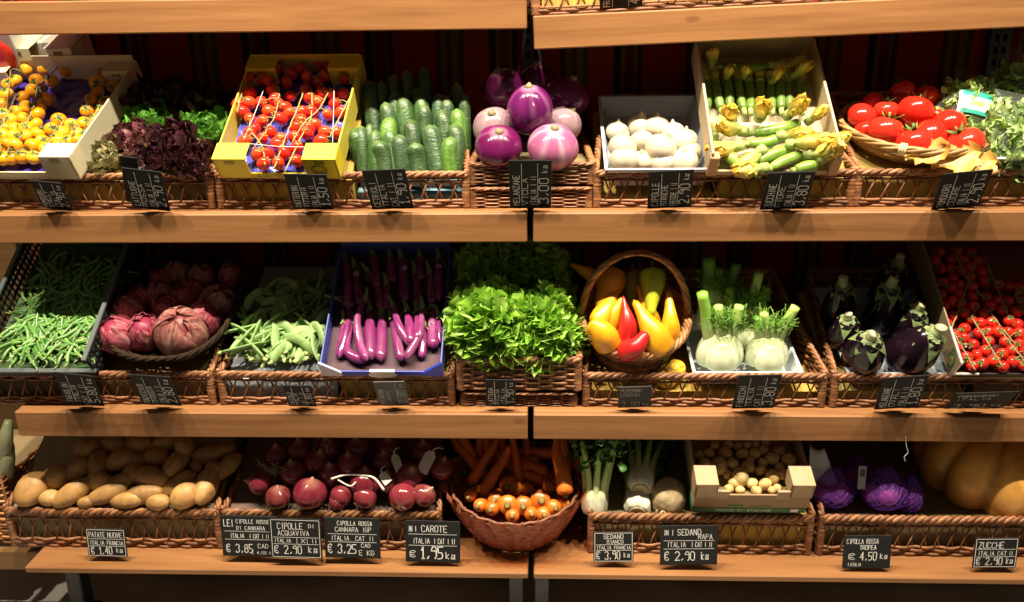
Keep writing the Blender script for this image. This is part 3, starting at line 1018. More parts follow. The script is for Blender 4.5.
# ---- red date tomatoes in the yellow crate
prd = Plane(.034, z1+.077, BT)
yel = (.72, .60, .03)
cr_ = crate('tomato_crate', .287, .355, .060, .016, .070, TR(((prd.hit(222, 174.6).x+prd.hit(347, 174.6).x)/2-.006, .034+OY, z1+.077), BT, 0, -3.5), 'bright yellow cardboard crate holding red date tomatoes', yel, (.60, .50, .10), .076, .062)
tissue(cr_, -.133, .133, .006, .349, .014, (.060, .062, .34), .009, 26, sd=5, lab='shiny blue violet plastic liner')
lining(B['t1b'], -.275, .02, .012, .064, .30, BT, (.5, .36, .05), M['paper'])
for sx in (-1, 1):       # inner faces of the back corners, round mark on the front flap
    pass
s = MB(); s.col = (.05, .06, .02)
s.tube([(.1+.017*math.cos(a), -.0025, .030+.014*math.sin(a)) for a in [2*PI*k/18 for k in range(19)]], .0010, 5)
s.tube([(.1+.010*math.cos(a), -.0025, .030+.008*math.sin(a)) for a in [PI+PI*k/8 for k in range(9)]], .0010, 5)
o = link('round_mark', s.mesh('round_mark', M['card'], False), cr_)
KRD = [tomato_kit('tomato', .0150, c, long=1.25, sq=1.0, dim=.05) for c in ((.66, .035, .012), (.72, .06, .015), (.58, .025, .012))]
rf = [(182,252),(130,300),(180,292),(180,355),(180,415),(272,240),(280,280),(255,325),(325,310),(305,355),(265,410),(345,265),(405,240),(395,330),(385,360),(365,390),(450,290),(445,380),(470,250),(520,295),(495,340),(555,255),(580,350),(550,455),(465,445),(360,430),(410,415),(480,410),(210,500),(255,495),(320,495),(235,535),(370,525),(530,415),(305,440),(290,455),(420,270),(560,310),
 (310,125),(245,150),(285,160),(230,195),(255,205),(180,190),(330,210),(385,155),(410,190),(500,145),(555,130),(550,165),(560,195),(590,190),(345,175),(455,210),(480,185),(155,330),(160,445),(340,335),(430,330),(200,395),(300,300),(420,395),(505,255),(545,330)]
rv = [[(160,230),(140,280),(130,330)],[(300,230),(290,310),(265,375),(190,480)],[(395,250),(365,330),(335,400),(275,560)],[(430,240),(425,350),(385,430),(320,570)],[(495,250),(455,320),(400,370),(350,450)],[(590,255),(535,360),(500,430)],[(240,140),(225,180),(190,210)],[(310,120),(320,165),(345,215)],[(400,140),(430,180),(470,220)],[(540,120),(555,170),(590,210)],[(180,400),(230,470),(240,540)]]
rw = ['at the left side, curling over the crate edge', 'second from the left, its stem pointing at the left corner flap', 'along the middle of the crate', 'right of the middle, reaching the front edge', 'right half, upper middle', 'at the right side next to the cucumbers',
      'in the shade at the back left corner', 'in the shade at the back, left of the middle', 'in the shade at the back, right of the middle', 'in the shade at the back right corner', 'at the front between the two corner flaps']
rx_ = random.Random(12)
for _ in range(900):
    q = (rx_.uniform(150, 590), rx_.uniform(120, 540))
    if q[0] > 590-(q[1]-120)*.12 or q[0] < 190-(q[1]-120)*.10 or (q[1] > 440 and not 190 < q[0] < 390): continue
    if min((q[0]-f[0])**2+(q[1]-f[1])**2 for f in rf) > 43**2: rf.append(q)
rf = [f for f in rf if f[0] < 572-(f[1]-120)*.10]
trusses(prd, .020, zpx(205, 30, .2493, rf), [zpx(205, 30, .2493, v) for v in rv], KRD, lambda i: 'red date tomato vine '+rw[i], 'tomatoes', 'red date tomato vines', .0150, lift=1.1)
r = None
for k, (a, b, lb) in enumerate((((235,240),(155,440), 'thin white string slanting across the left of the red tomato crate'), ((518,225),(512,455), 'thin white string down the right of the red tomato crate'), ((165,455),(430,470), 'thin white string across the front of the red tomato crate'))):
    A, B_ = [prd.hit(205+q[0]*.2493, 30+q[1]*.2493, .058) for q in (a, b)]
    s = MB(); s.col = (.62, .58, .52)
    s.tube([A, (A+B_)/2-V((0, 0, .003)), B_], .0009, 5)
    o = link('string', s.mesh('string', M['cord'])); tag(o, lb, 'string')

# ---- cucumbers
pcu = Plane(.055, z1+.115, 40)
lining(B['t1b'], .03, .275, .012, .03, .385, 18, (.16, .30, .38), M['paper'], lift=.0)
s = MB(); s.col = (.40, .55, .66)
s.box(.045, .272, .011, .0125, .05, .084)
link('paper_sheet', s.mesh('paper_sheet', M['paper'], False), B['t1b'])
cu = [(75,362,130,555,1.2,1,'far left front, leaning out of the basket'),(195,420,235,555,1.02,0,'front row, next to the leaning far left one'),(295,390,305,550,.98,3,'front row, third from the left'),(368,428,388,530,1.0,0,'front row, short and stout behind the price sign'),(435,345,470,550,1.12,3,'front row, the long one right of the middle'),(538,400,530,525,.90,2,'front row, rightmost and light green'),
 (120,350,125,420,.72,0,'small tip at the left, second row'),(160,340,165,400,.62,1,'smallest tip, between two larger ones at the left'),(185,370,188,450,.85,1,'second row, round light tip above the sign'),(250,365,262,470,.9,1,'second row, light green tip left of the middle'),(345,320,345,430,.95,0,'second row, dark tip at the middle'),(550,340,545,430,.92,0,'second row, dark tip at the right'),
 (252,310,258,380,.98,2,'third row, the brightest yellow green tip'),(490,275,490,385,.95,0,'third row, dark bumpy tip right of the middle'),(562,270,560,345,.9,2,'third row, light green tip at the far right'),(412,250,410,345,.90,0,'third row, pointed dark tip in the middle'),
 (155,140,165,335,1.02,3,'the tallest, standing at the back left'),(230,240,245,325,.92,0,'fourth row, dark tip right of the tallest'),(315,210,320,365,1.0,1,'fourth row, tall bright green one'),(398,210,400,295,.85,1,'fourth row, light tip in the middle'),(518,222,505,305,.85,0,'fourth row, dark tip at the right'),
 (275,192,285,300,.86,3,'back row, pale dusty tip left of the middle'),(378,175,385,260,.85,0,'back row, tall tip in the middle'),(480,198,470,300,.78,3,'back row, dim tip right of the middle'),
 (215,140,215,260,.75,3,'in the shade at the back, right behind the tallest'),(330,90,330,190,.8,0,'in the shade at the very back, left of the middle'),(405,75,420,190,.85,3,'in the shade at the very back, the topmost'),(270,110,270,190,.75,0,'in the shade at the very back, beside the tomato crate'),(560,150,555,250,.8,0,'in the shade at the back right'),(600,205,600,270,.7,0,'in the shade at the far right of the basket')]
for i, (x, y, bx, by, sc, k, lb) in enumerate(cu):
    px, py = 335+x*.2161, 50+y*.2161
    dim = y < 200 and 'shade' in lb
    p = pcu.hit(px, py, .0 if not dim else .0)
    q = pcu.hit(335+bx*.2161, 50+by*.2161, 0)
    dv = (p-q); dv.y *= .25
    ax = V((dv.x*1.0, .05*max(0, min(1, (p.y-OY-.06)/.08)), .13)) if not dim else V((dv.x, .03, .13))
    if 'leaning' in lb and 'far left front' in lb: ax = V((-.045, .0, .13))
    ln = (.15, .15, .14, .16)[k]
    zb_ = z1+.042+max(0, p.y-OY-.06)*.30
    lz = min(1.0, max(.4, (p.z-zb_)/(ln*ax.normalized().z)))
    KCU[k].place(aim(p, ax, rnd.uniform(0, 6), (sc*1.24, sc*1.24, lz)), 'cucumber '+lb, 'cucumber', None)

# ---- round purple eggplants
KE1 = round_eggplant('round_eggplant', .057, (.10, .008, .08), (.17, .018, .135), (.48, .26, .38), .45, 1.06)
KE2 = round_eggplant('round_eggplant', .056, (.10, .006, .06), (.17, .014, .10), (.42, .20, .28), .3, .80)
KE3 = round_eggplant('round_eggplant', .060, (.36, .10, .22), (.44, .16, .29), (.62, .42, .46), .8, .86)
KE4 = round_eggplant('round_eggplant', .052, (.26, .17, .19), (.22, .09, .15), (.38, .30, .27), .8, .95)
pe = Plane(.04, z1+.09, 30)
def eg(K, px, py, Y, ax, lb, sc=1.0, sp=0):
    p = U(px, py, Y)
    K.place(aim(p, ax, sp, sc), lb, 'eggplant', None)
lining(n2, -.125, .125, .012, .05, .34, 8, (.28, .22, .10), M['paper'])
eg(KE2, 498.5, 146, .075, (.05, -.60, .80), 'deep purple round eggplant front left, calyx facing up', 1.0, .5)
eg(KE3, 553, 147, .075, (.06, -.48, .87), 'pale pink round eggplant front right with white streaks', 1.0, 1)
eg(KE1, 530, 110, .125, (-.02, -.35, .9), 'glossy violet round eggplant on top of the other two', .98, 2.2)
eg(KE4, 494, 128, .17, (-.1, -.6, .75), 'greyish mauve round eggplant behind the deep purple one', 1.0, 0)
eg(KE2, 504, 88, .27, (-.3, -.3, .9), 'dark round eggplant in the shade at the back left', 1.05, 3)
eg(KE2, 567, 96, .26, (.3, -.2, .9), 'dark round eggplant in the shade at the back right', 1.05, 4)
eg(KE4, 564, 124, .20, (.5, -.2, .8), 'mauve streaked round eggplant in the shade behind the pink one', .85, 2)
eg(KE2, 537, 82, .33, (0, -.2, .9), 'dark round eggplant in the shade at the very back centre', 1.0, 5)

# ---- white onions in the grey tray
def plastic_tray(w_, d, h_, mt, label, col, fl=.012):
    r = empty('plastic_tray', mt, label, 'tray')
    s = MB(); s.col = col
    a, b = w_/2, w_/2-fl
    def ring(hw, y0, y1, z): return [(-hw, y0, z), (hw, y0, z), (hw, y1, z), (-hw, y1, z)]
    R_ = [ring(b-.002, fl, d-fl, .003), ring(a, 0, d, h_), ring(a+.007, -.007, d+.007, h_), ring(a+.007, -.007, d+.007, h_-.004), ring(a-.004+.004, -.002, d+.002, h_-.004), ring(b-.002, fl-.002, d-fl+.002, 0)]
    b0 = len(s.v)
    for q in R_:
        for p in q: s.vert(p)
    for i in range(len(R_)-1):
        for k in range(4):
            k2 = (k+1) % 4
            s.f.append((b0+i*4+k, b0+i*4+k2, b0+(i+1)*4+k2, b0+(i+1)*4+k))
    s.f.append((b0, b0+1, b0+2, b0+3)); n_ = b0+4*(len(R_)-1); s.f.append((n_+3, n_+2, n_+1, n_))
    link('tub', s.mesh('tub', M['plastic'], False), r)
    return r
pon = Plane(.062, z1+.060, 24)
xa, xb = pon.hit(602, 168).x, pon.hit(712, 168).x
plastic_tray(.240, .33, .055, TR(((xa+xb)/2-.002, .062+OY, z1+.045), 24), 'grey plastic tray under the white onions', (.42, .45, .48))
lining(B['t1d'], -.277, -.02, .014, .026, .37, 24, (.5, .36, .07), M['paper'])
KW = [onion_kit('white_onion', .030, (.60, .54, .41), (.50, .43, .28), (.50, .43, .22)) for _ in range(3)]
wo = [(165,338,.0300,'front left'),(255,342,.0235,'small, second from the left in front'),(345,345,.0260,'in the front row, half behind the price sign'),(452,345,.0285,'front right, behind the price sign'),(157,275,.0290,'left, with a short dry tip'),(340,280,.0315,'largest, with a tall dry tip in the middle'),(475,300,.0265,'right, between two others'),(250,247,.0245,'above the gap left of the middle'),(455,245,.0275,'uppermost lit one at the right'),(130,198,.0240,'dim, at the back left corner'),(240,172,.0290,'dim, back row left of the middle'),(315,178,.0300,'dim, back row in the middle'),(400,205,.0240,'dim, back row right of the middle')]
for i, (x, y, rr, lb) in enumerate(wo):
    p = pon.hit(590+x*.2077, 90+y*.2077, rr+.004+(.018 if 200 < y < 300 else 0))
    KW[i % 3].place(aim(p, (rnd.uniform(-.25, .25), -.25 if 'tip' in lb else rnd.uniform(-.5, .3), .9), rnd.uniform(0, 6), rr/.0252), 'white onion '+lb, 'onion', None)

# ---- zucchini with flowers in the wooden crate
pzu = Plane(.038, z1+.079, BT+2)
wz = .30
wc_ = (.46, .36, .22)
xzc = (pzu.hit(709, 173).x+pzu.hit(831, 168).x)/2
cz = crate('zucchini_crate', .289, .385, .072, .012, .115, TR((xzc, .038+OY, z1+.079), BT+2), 'pale wooden crate of zucchini with their flowers', wc_, (.48, .40, .26), None, mat='paper', th=.006)
for sx in (-1, 1):
    s = MB(); s.col = (.42, .27, .13)
    s.box(sx*.136-.011, sx*.136+.011, -.006, .016, .0, .062, None, .002)
    link('corner_post', s.mesh('corner_post', M['paper'], False), cz)
lining(B['t1d'], -.01, .277, .012, .065, .33, BT+2, (.5, .37, .06), M['paper'])
def zuke_kit(ln, r_, c1, c2, bend, fl=True, seed=0):
    K = Kit('zucchini')
    def c_(u, k): return mix(c1, c2, .5+.5*math.sin(2*PI*k*8)*.8+.5*n3(u*20, k*20, seed))
    K.root(veg_tube([(0, 0, -ln/2), (bend, 0, -ln*.15), (bend, 0, ln*.2), (0, 0, ln/2)], lambda u: r_*(.80+.2*sst(0, .4, u))*capsule(u, .04, .12), 12, c_, None, '', segs=16, prof=lambda u, a: 1+.035*math.cos(6*a)), M['satin'])
    mb = MB(); mb.col = (.32, .40, .12)
    mb.tube([(0, 0, -ln/2+.004), (0, 0, -ln/2-.016)], [r_*.6, r_*.55], 6); K.part('stalk', mb, M['satin'])
    if fl: K.part('flower', flower_mb(.05, seed), M['leaf'], at=TR((0, 0, ln/2-.004)), label='yellow flower')
    return K
def flower_mb(L_, seed):
    r2 = random.Random(seed); mb = MB()
    for k in range(6):
        m_ = Matrix.Rotation(k*PI/3+r2.uniform(-.2, .2), 4, 'Z') @ Matrix.Translation((0, .005, 0)) @ Matrix.Rotation(r2.uniform(1.0, 1.35), 4, 'X')
        leaf_grid(mb, L_*r2.uniform(.8, 1.1), .030, (.42, .54, .13), (.78, .54, .07), (.50, .56, .22), .5, .10, 8, 4, 8, r2.uniform(0, 9), .5, m_, .35)
    mb.col = (.40, .50, .16); mb.tube([(0, 0, -.006), (0, 0, .008), (0, 0, .016)], [.011, .012, .006], 8)
    return mb
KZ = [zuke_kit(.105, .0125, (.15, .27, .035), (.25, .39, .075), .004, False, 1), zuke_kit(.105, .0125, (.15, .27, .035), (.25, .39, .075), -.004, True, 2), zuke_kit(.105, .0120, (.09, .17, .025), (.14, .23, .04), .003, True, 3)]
KF = []
for sd in (21, 22, 23):
    K = Kit('squash_flower'); mb = flower_mb(.062, sd)
    K.root(mb, M['leaf']); KF.append(K)
def zu(K, x0, y0, x1, y1, off, lb, th=1.0):
    a, b = [pzu.hit(680+q[0]*.2659, 30+q[1]*.2659, off) for q in ((x0, y0), (x1, y1))]
    L_ = (b-a).length
    K.place(aim((a+b)/2, b-a, rnd.uniform(0, 6), (th, th, L_/.105)), lb, 'zucchini', None)
zv = [104, 142, 185, 228, 265, 305, 348, 382, 416, 455]
for i, x in enumerate(zv):
    zu(KZ[2], x+(10 if i in (1, 3) else 0)+rnd.uniform(-4, 4), 302, x-8+rnd.uniform(-4, 4), 192+rnd.uniform(-6, 8), .024, 'shaded upright zucchini in the back row, '+place_word(i, len(zv)), 1.0)
zu(KZ[2], 150, 138, 340, 134, .036, 'shaded zucchini lying across the top of the back row')
for lb, K, a in (('pale zucchini lying across the top of the front heap', KZ[0], (272, 388, 455, 348)), ('short zucchini just below the topmost one', KZ[0], (255, 428, 368, 408)), ('zucchini slanting in the middle of the front heap', KZ[0], (285, 498, 402, 448)), ('zucchini below the slanting one, front centre', KZ[0], (338, 522, 464, 470)), ('zucchini at the front right by the basket rim', KZ[0], (430, 528, 516, 508)), ('zucchini standing at the left edge with its flower up', KZ[1], (136, 495, 124, 400)), ('zucchini leaning right of the left edge one', KZ[0], (222, 515, 160, 445)), ('small zucchini in front of the left edge', KZ[0], (300, 545, 240, 520))):
    zu(K, *a, .026 if 'top' not in lb else .036, lb, 1.05)
def fl(x, y, ax, sc, lb, off=.035):
    p = pzu.hit(680+x*.2659, 30+y*.2659, off)
    KF[int(x) % 3].place(aim(p, ax, rnd.uniform(0, 6), sc), 'squash flower '+lb, 'squash flower', None)
for q in (((120,140),(-.1,-.5,.8),.9,'dry and brown, at the back left corner of the wooden crate'),((175,180),(0,-.7,.6),.7,'pale, at the top of the back row, left'),((240,176),(0,-.7,.6),.7,'pale, at the top of the back row, centre left'),((345,195),(.2,-.7,.6),.7,'pale, at the top of the back row, centre right'),((395,138),(.9,-.2,.3),.8,'at the end of the zucchini lying across the back'),((425,172),(.5,-.5,.6),.9,'pale green, at the back right corner'),
          ((195,338),(-.2,-.8,.5),1.2,'wilted, in the shade below the back row, left'),((300,328),(0,-.8,.5),1.25,'wilted, in the shade below the back row, middle'),((405,322),(.2,-.8,.5),1.1,'wilted, in the shade below the back row, right'),((482,345),(.5,-.6,.6),.9,'greenish, in the shade at the right wall of the crate')):
    fl(*q[0], *q[1:], off=.036)
for q in (((240,382),(-.9,-.3,.2),1.15,'lit yellow, uppermost of the left group'),((225,435),(-.9,-.2,-.2),1.15,'lit yellow, lower one of the left group'),((310,450),(-.8,-.3,-.6),1.1,'orange yellow, pointing down left in the front middle'),((320,520),(-1,-.2,-.1),1.15,'orange yellow, lying at the front edge'),((375,400),(.9,-.3,.2),1.15,'pale yellow, beside the topmost zucchini tip'),((410,430),(.8,-.4,.1),1.1,'pale yellow green, in the middle of the right group'),((465,425),(.9,-.3,.2),1.25,'large yellow green, in the right group'),((480,465),(.8,-.5,.1),1.2,'yellow green, lower right group'),((530,420),(1,-.2,.2),1.0,'orange tipped, reaching out to the right post'),((530,490),(.3,-.5,.6),.95,'pale green, at the front right corner')):
    fl(*q[0], *q[1:], off=.042)

# ---- big red tomatoes in the pale cane tray
pbt = Plane(.095, z1+.085, 33)
KT = [tomato_kit('tomato', .034, c, lob=.05, sq=.84, n=26) for c in ((.60, .022, .012), (.66, .03, .014), (.55, .02, .010))]
bt = [(165,295,60,'front left, large'),(90,290,36,'small, at the far left behind the cane rim'),(270,338,62,'front row, second from the left'),(325,312,56,'front row middle, above the leaf'),(455,342,63,'front right, large and smooth'),(375,372,38,'low at the front, half behind the yellow leaf'),(275,225,62,'topmost lit, large, in the middle'),(165,222,45,'upper left, round'),(395,270,57,'right, below the salad bag'),(80,242,50,'dim, far left'),(345,243,32,'small, between the topmost and the right one'),(315,170,43,'upper right at the back'),(215,192,36,'small, behind the topmost'),(225,152,46,'dim, highest at the back'),(118,192,40,'dim, back left')]
for i, (x, y, r_, lb) in enumerate(sorted(bt, key=lambda q: q[1])):
    rr = r_*.2742/430.0*1.08
    p = pbt.hit(840+x*.2742, 50+y*.2742, rr+.012)
    KT[i % 3].place(aim(p, (rnd.uniform(-.5, .5), rnd.uniform(-.1, .8), rnd.uniform(.3, 1)*rnd.choice((-1, 1, 1))), rnd.uniform(0, 6), rr/.034), 'big red tomato '+lb, 'tomato', None)
lining(B['t1e'], -.277, .277, .014, .066, .27, 22, (.42, .30, .07), M['paper'])
r = empty('cane_tray', TR((.929, .050+OY, z1+.072), 15), 'shallow pale cane tray cradling the big red tomatoes', 'basket')
pale = lambda: mix((.28, .15, .05), (.50, .32, .13), rnd.random())
mb = MB()
def rimpt(a, k=1.0, z=0): return V((.172*k*math.cos(a), .165+.165*k*math.sin(a), z))
for j in range(9):
    k = .55+.45*(j/8)**.6; z = .004+.050*(j/8)**1.5
    mb.col = pale()
    mb.tube([rimpt(2*PI*i/40, k+.012*math.sin(i*PI/2+j*PI), z+.003*n3(i*.5, j)) for i in range(41)], .0040, 5)
link('bowl', mb.mesh('bowl', M['wicker']), r)
mb = MB()
for j in range(4):
    mb.col = pale()
    mb.tube([rimpt(2*PI*i/48, 1.02+.02*math.cos(i*.9+j*1.6), .058+.006*math.sin(i*.9+j*1.6)) for i in range(49)], .0048, 5)
link('rim', mb.mesh('rim', M['wicker']), r)
mb = MB(); mb.col = (.40, .24, .09)
for i in range(16):
    a = 2*PI*i/16
    mb.tube([rimpt(a, .45, .002), rimpt(a, .75, .012), rimpt(a, .93, .035), rimpt(a, 1.0, .058)], .003, 5)
mb.lathe([(.001, .002), (.05, .002), (.094, .004)], 24, lambda p, u, a: V((p.x, p.y+.165, p.z)))
link('ribs', mb.mesh('ribs', M['wicker']), r)
mb = MB()
for k in range(3): mb.tube([rimpt(-2.1+k*.03, 1.05, .045), rimpt(-2.1+k*.03, 1.08, .064), rimpt(-2.1+k*.03, .98, .068), rimpt(-2.1+k*.03, .95, .05)], .0035, 5, lambda u, q: (.62, .5, .3))
link('tie', mb.mesh('tie', M['wicker']), r)
for i, (x, y, ax, sc, lb) in enumerate(((470, 408, (.5, -.5, .2), 1.0, 'dry yellow leaf under the front right big tomato'), (385, 395, (-.6, -.5, .0), .85, 'dry yellow leaf at the front of the cane tray, left piece'), (520, 415, (.8, -.3, -.1), .8, 'dry yellow leaf at the right end, under the salad bag'))):
    K = Kit('dry_leaf'); mb = MB(); leaf_grid(mb, .11, .075, (.62, .42, .10), (.55, .33, .06), (.68, .50, .18), .5, .10, 7, 8, 10, i*3.0, .5, None, .1)
    K.root(mb, M['leaf'])
    K.place(aim(U(*((930, 164), (905, 159), (955, 166))[i], (.036, .040, .034)[i]), V((0, -.75, .65)), {0: -1.5, 1: -1.35, 2: -1.65}[i], sc), lb, 'leaf')

# ---- bagged salad
FIL = film('clear film', (.85, .9, .85), .955, .12, .5, 18)
def salad_bag(pts3, rx, ry, rz, mt, label, green, seed, lab=True):
    r2 = random.Random(seed)
    r = empty('salad_bag', mt, label, 'salad bag')
    mb = MB()
    for i in range(190):
        d = V((r2.uniform(-1, 1), r2.uniform(-1, 1), r2.uniform(-1, 1)))
        if d.length > 1: d.normalize()
        d = d.normalized()*(.55+.45*d.length)
        p = V((d.x*rx*.80, d.y*ry*.80, d.z*rz*.80))
        m_ = aim(p, (r2.uniform(-1, 1), r2.uniform(-1, .6), r2.uniform(-1, 1)), r2.uniform(0, 6))
        c = mix(green, (.50, .62, .28), r2.random()*.7)
        leaf_grid(mb, .04, .030, c, tuple(q*.8 for q in c), mix(c, (.6, .65, .4), .5), .9, .28, 14, 5, 8, r2.uniform(0, 9), .5, m_)
    mb.ball((0, 0, 0), (rx*.74, ry*.74, rz*.74), 18, 14, lambda u, a: mix(tuple(q*.7 for q in green), (.42, .55, .22), .5+.9*n3(u*12, a*3, seed)))
    link('salad_leaves', mb.mesh('salad_leaves', M['leaf']), r)
    mb = MB(); mb.col = (.8, .85, .8)
    def fn(p, u, a):
        q = V((p.x*rx, p.y*ry, p.z*rz))
        e = sst(.80, 1, u)
        q = V((q.x*(1-e)+e*rx*.62*math.cos(a), q.y*(1-e*.85), q.z+e*.035))
        return q*(1+.06*n3(q.x*22+seed, q.y*22, q.z*22))
    pr = [(max(.001, math.sin(PI*(.02+.96*i/18))**.8), -math.cos(PI*(.02+.96*i/18))) for i in range(19)]
    mb.lathe(pr, 30, fn)
    link('film_bag', mb.mesh('film_bag', FIL), r)
    if lab:
        mb = MB()
        def lf(u, v, e=.004):
            x = lerp(-.36, .36, u)*rx*1.5; z = lerp(-.25, .55, v)*rz
            y = -ry*math.sqrt(max(.05, 1-(x/rx)**2-(z/rz)**2))-e
            return V((x, y, z))
        mb.grid(10, 8, lf, col=lambda u, v: ((.02, .30, .24) if (v > .72 or v < .22) and .05 < u < .95 else ((.62, .70, .08) if (.36 < v < .62 and .2 < u < .7) else (.80, .82, .80))))
        o = link('label', mb.mesh('label', M['card']), r); o['label'] = 'white and green printed label'
    return r
p = U(966, 116, .20); salad_bag(None, .082, .055, .075, aim(p, (-.35, .45, .9), 0, 1, (0, -1, .3)) if False else TR(p, -28, 14, -6), 'large clear bag of curly salad with a white and green label', (.42, .66, .14), 3)
p = U(1010, 143, .10); salad_bag(None, .072, .05, .085, TR(p, -22, 8, 10), 'clear bag of green salad at the right edge, in front of the labelled bag', (.42, .66, .18), 4, False)
p = U(1022, 92, .25); salad_bag(None, .06, .05, .075, TR(p, -20, 0, 0), 'clear bag of salad at the right edge, behind the labelled bag', (.38, .60, .16), 5, False)
plastic_tray(.18, .20, .03, TR((U(1020, 172, .06).x+.01, .058+OY, z1+.088), 26), 'clear plastic tray under the salad bag at the right edge', (.55, .58, .58))
# ================================================================== second shelf
z2 = T[2]
OY = 0.0
def poisson(poly, dmin, n, seed, tries=4000):
    r2 = random.Random(seed)
    xs = [p[0] for p in poly]; ys = [p[1] for p in poly]
    def inside(x, y):
        c = False
        for i in range(len(poly)):
            (x1, y1), (x2, y2) = poly[i], poly[i-1]
            if (y1 > y) != (y2 > y) and x < (x2-x1)*(y-y1)/(y2-y1)+x1: c = not c
        return c
    out = []
    for _ in range(tries):
        x, y = r2.uniform(min(xs), max(xs)), r2.uniform(min(ys), max(ys))
        if inside(x, y) and all((x-a)**2+(y-b)**2 > dmin*dmin for a, b in out):
            out.append((x, y))
            if len(out) >= n: break
    return out

# ---- green beans in the black plastic crate
pgb = Plane(.036, z2+.080, 36)
XA, XB = pgb.hit(1, 372).x-.03, pgb.hit(101, 371).x
blk = (.022, .026, .027)
gc = empty('bean_crate', TR(((XA+XB)/2, .036, z2+.080), 36), 'black plastic crate full of thin green beans', 'crate')
wd = XB-XA; h = wd/2; dd = .43
def wall_slots(mb, p0, ux, uz, n, L_, H_, th, nrm):
    """Perforated crate wall: rails with upright ribs between."""
    def bar(a0, a1, b0, b1):
        b = len(mb.v)
        for k in (0, th):
            for (x, z) in ((a0, b0), (a1, b0), (a1, b1), (a0, b1)):
                mb.vert(V(p0)+V(ux)*x+V(uz)*z+V(nrm)*k)
        for f in ((0, 1, 2, 3), (7, 6, 5, 4), (0, 4, 5, 1), (1, 5, 6, 2), (2, 6, 7, 3), (3, 7, 4, 0)):
            mb.f.append(tuple(b+i for i in f))
    for b0, b1 in ((0, .012), (H_*.33, H_*.33+.007), (H_*.62, H_*.62+.007), (H_-.014, H_)): bar(0, L_, b0, b1)
    for i in range(n+1):
        x = (L_-.006)*i/n
        bar(x, x+.006, .0, H_)
def gw(nm, p0, ux, n, L_, H_, nrm):
    mb = MB(); mb.col = blk
    wall_slots(mb, p0, ux, (0, 0, 1), n, L_, H_, .004, nrm)
    link(nm, mb.mesh(nm, M['plastic'], False), gc)
gw('front_panel', (-h, 0, 0), (1, 0, 0), 20, wd, .030, (0, 1, 0))
gw('side_panel', (-h, 0, 0), (0, 1, 0), 26, dd, .082, (1, 0, 0))
gw('side_panel', (h, 0, 0), (0, 1, 0), 26, dd, .082, (-1, 0, 0))
gw('back_panel', (-h, dd, 0), (1, 0, 0), 20, wd, .12, (0, -1, 0))
mb = MB(); mb.col = blk
mb.box(-h, h, 0, dd, -.003, .002); link('base', mb.mesh('base', M['plastic'], False), gc)
mb = MB(); mb.col = (.10, .12, .125)
mb.box(-h-.006, h+.006, -.008, .004, .026, .032, None, .001)
mb.box(-h-.006, -h+.005, -.008, dd, .080, .087, None, .001); mb.box(h-.005, h+.006, -.008, dd, .080, .087, None, .001)
mb.box(-h-.006, h+.006, dd-.004, dd+.007, .118, .125, None, .001)
link('rim', mb.mesh('rim', M['plastic'], False), gc)
mb = MB(); mb.col = (.30, .32, .33)
for i in range(14): mb.box(-.06+i*.009, -.054+i*.009, dd-.006, dd-.0055, .098+.004*(i % 2), .104)
link('marking', mb.mesh('marking', M['plastic'], False), gc)
lining(B['t2f'], -.277, .02, .012, .062, .33, 36, (.10, .07, .03), M['paper'])
lining(B['t2f'], .02, .277, .012, .058, .36, 26, (.25, .15, .06), M['paper'])
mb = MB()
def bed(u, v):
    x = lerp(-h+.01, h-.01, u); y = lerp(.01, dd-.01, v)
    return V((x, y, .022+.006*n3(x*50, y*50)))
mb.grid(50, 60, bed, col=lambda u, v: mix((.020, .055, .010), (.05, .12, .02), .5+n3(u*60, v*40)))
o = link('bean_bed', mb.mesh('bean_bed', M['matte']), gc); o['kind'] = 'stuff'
def bean_kit(ln, rr, c1, c2, bend, flat, name, seed):
    K = Kit(name)
    r2 = random.Random(seed)
    K.root(veg_tube([(-ln/2, 0, 0), (-ln*.2, bend, r2.uniform(-.003, .003)), (ln*.2, bend*1.1, 0), (ln/2, -bend*.3, 0)], lambda u: rr*capsule(u, .16, .22)*(1+.06*math.sin(u*22)*(flat < .6)), 8, lambda u, k: mix(c1, c2, .5+.5*n3(u*5, k*2, seed)), None, '', segs=12, flat=flat), M['matte'] if flat < .6 else M['satin'])
    mb = MB(); mb.col = (.30, .38, .14)
    mb.tube([(-ln/2+.002, 0, 0), (-ln/2-.006, .001, 0), (-ln/2-.009, .003, .001)], [rr*.5, rr*.35, rr*.25], 5)
    K.part('stalk', mb, M['matte'])
    return K
KGB = [bean_kit(.10*k, .0041, c, tuple(x*1.3 for x in c), b, 1.0, 'green_bean', i) for i, (k, c, b) in enumerate(((1, (.10, .24, .05), .008), (.9, (.13, .30, .065), -.012), (1.1, (.085, .21, .045), .004), (.85, (.17, .34, .08), .014)))]
pts = poisson([(5, 352), (92, 352), (104, 310), (20, 318)], 3.8, 130, 4) + poisson([(24, 325), (100, 325), (118, 266), (44, 262)], 4.6, 150, 5)
for i, (x, y) in enumerate(pts):
    p = pgb.hit(x, y, .024+rnd.uniform(.002, .022))
    a = rnd.choice((rnd.gauss(1.0, .5), rnd.gauss(2.2, .4), rnd.uniform(0, 3.1)))
    d = V((math.cos(a), math.sin(a)*math.cos(pgb.b), math.sin(a)*math.sin(pgb.b)))+pgb.n*rnd.uniform(-.25, .25)
    K = KGB[i % 4]
    z = pgb.n+V((rnd.uniform(-.5, .5), 0, 0))
    x_ = d.normalized(); z_ = (z-x_*z.dot(x_)).normalized(); y_ = z_.cross(x_)
    m_ = Matrix((x_, y_, z_)).transposed().to_4x4(); m_.translation = p
    K.place(m_, 'thin green bean in the heap in the black plastic crate', 'green bean', 'green beans in the black crate')

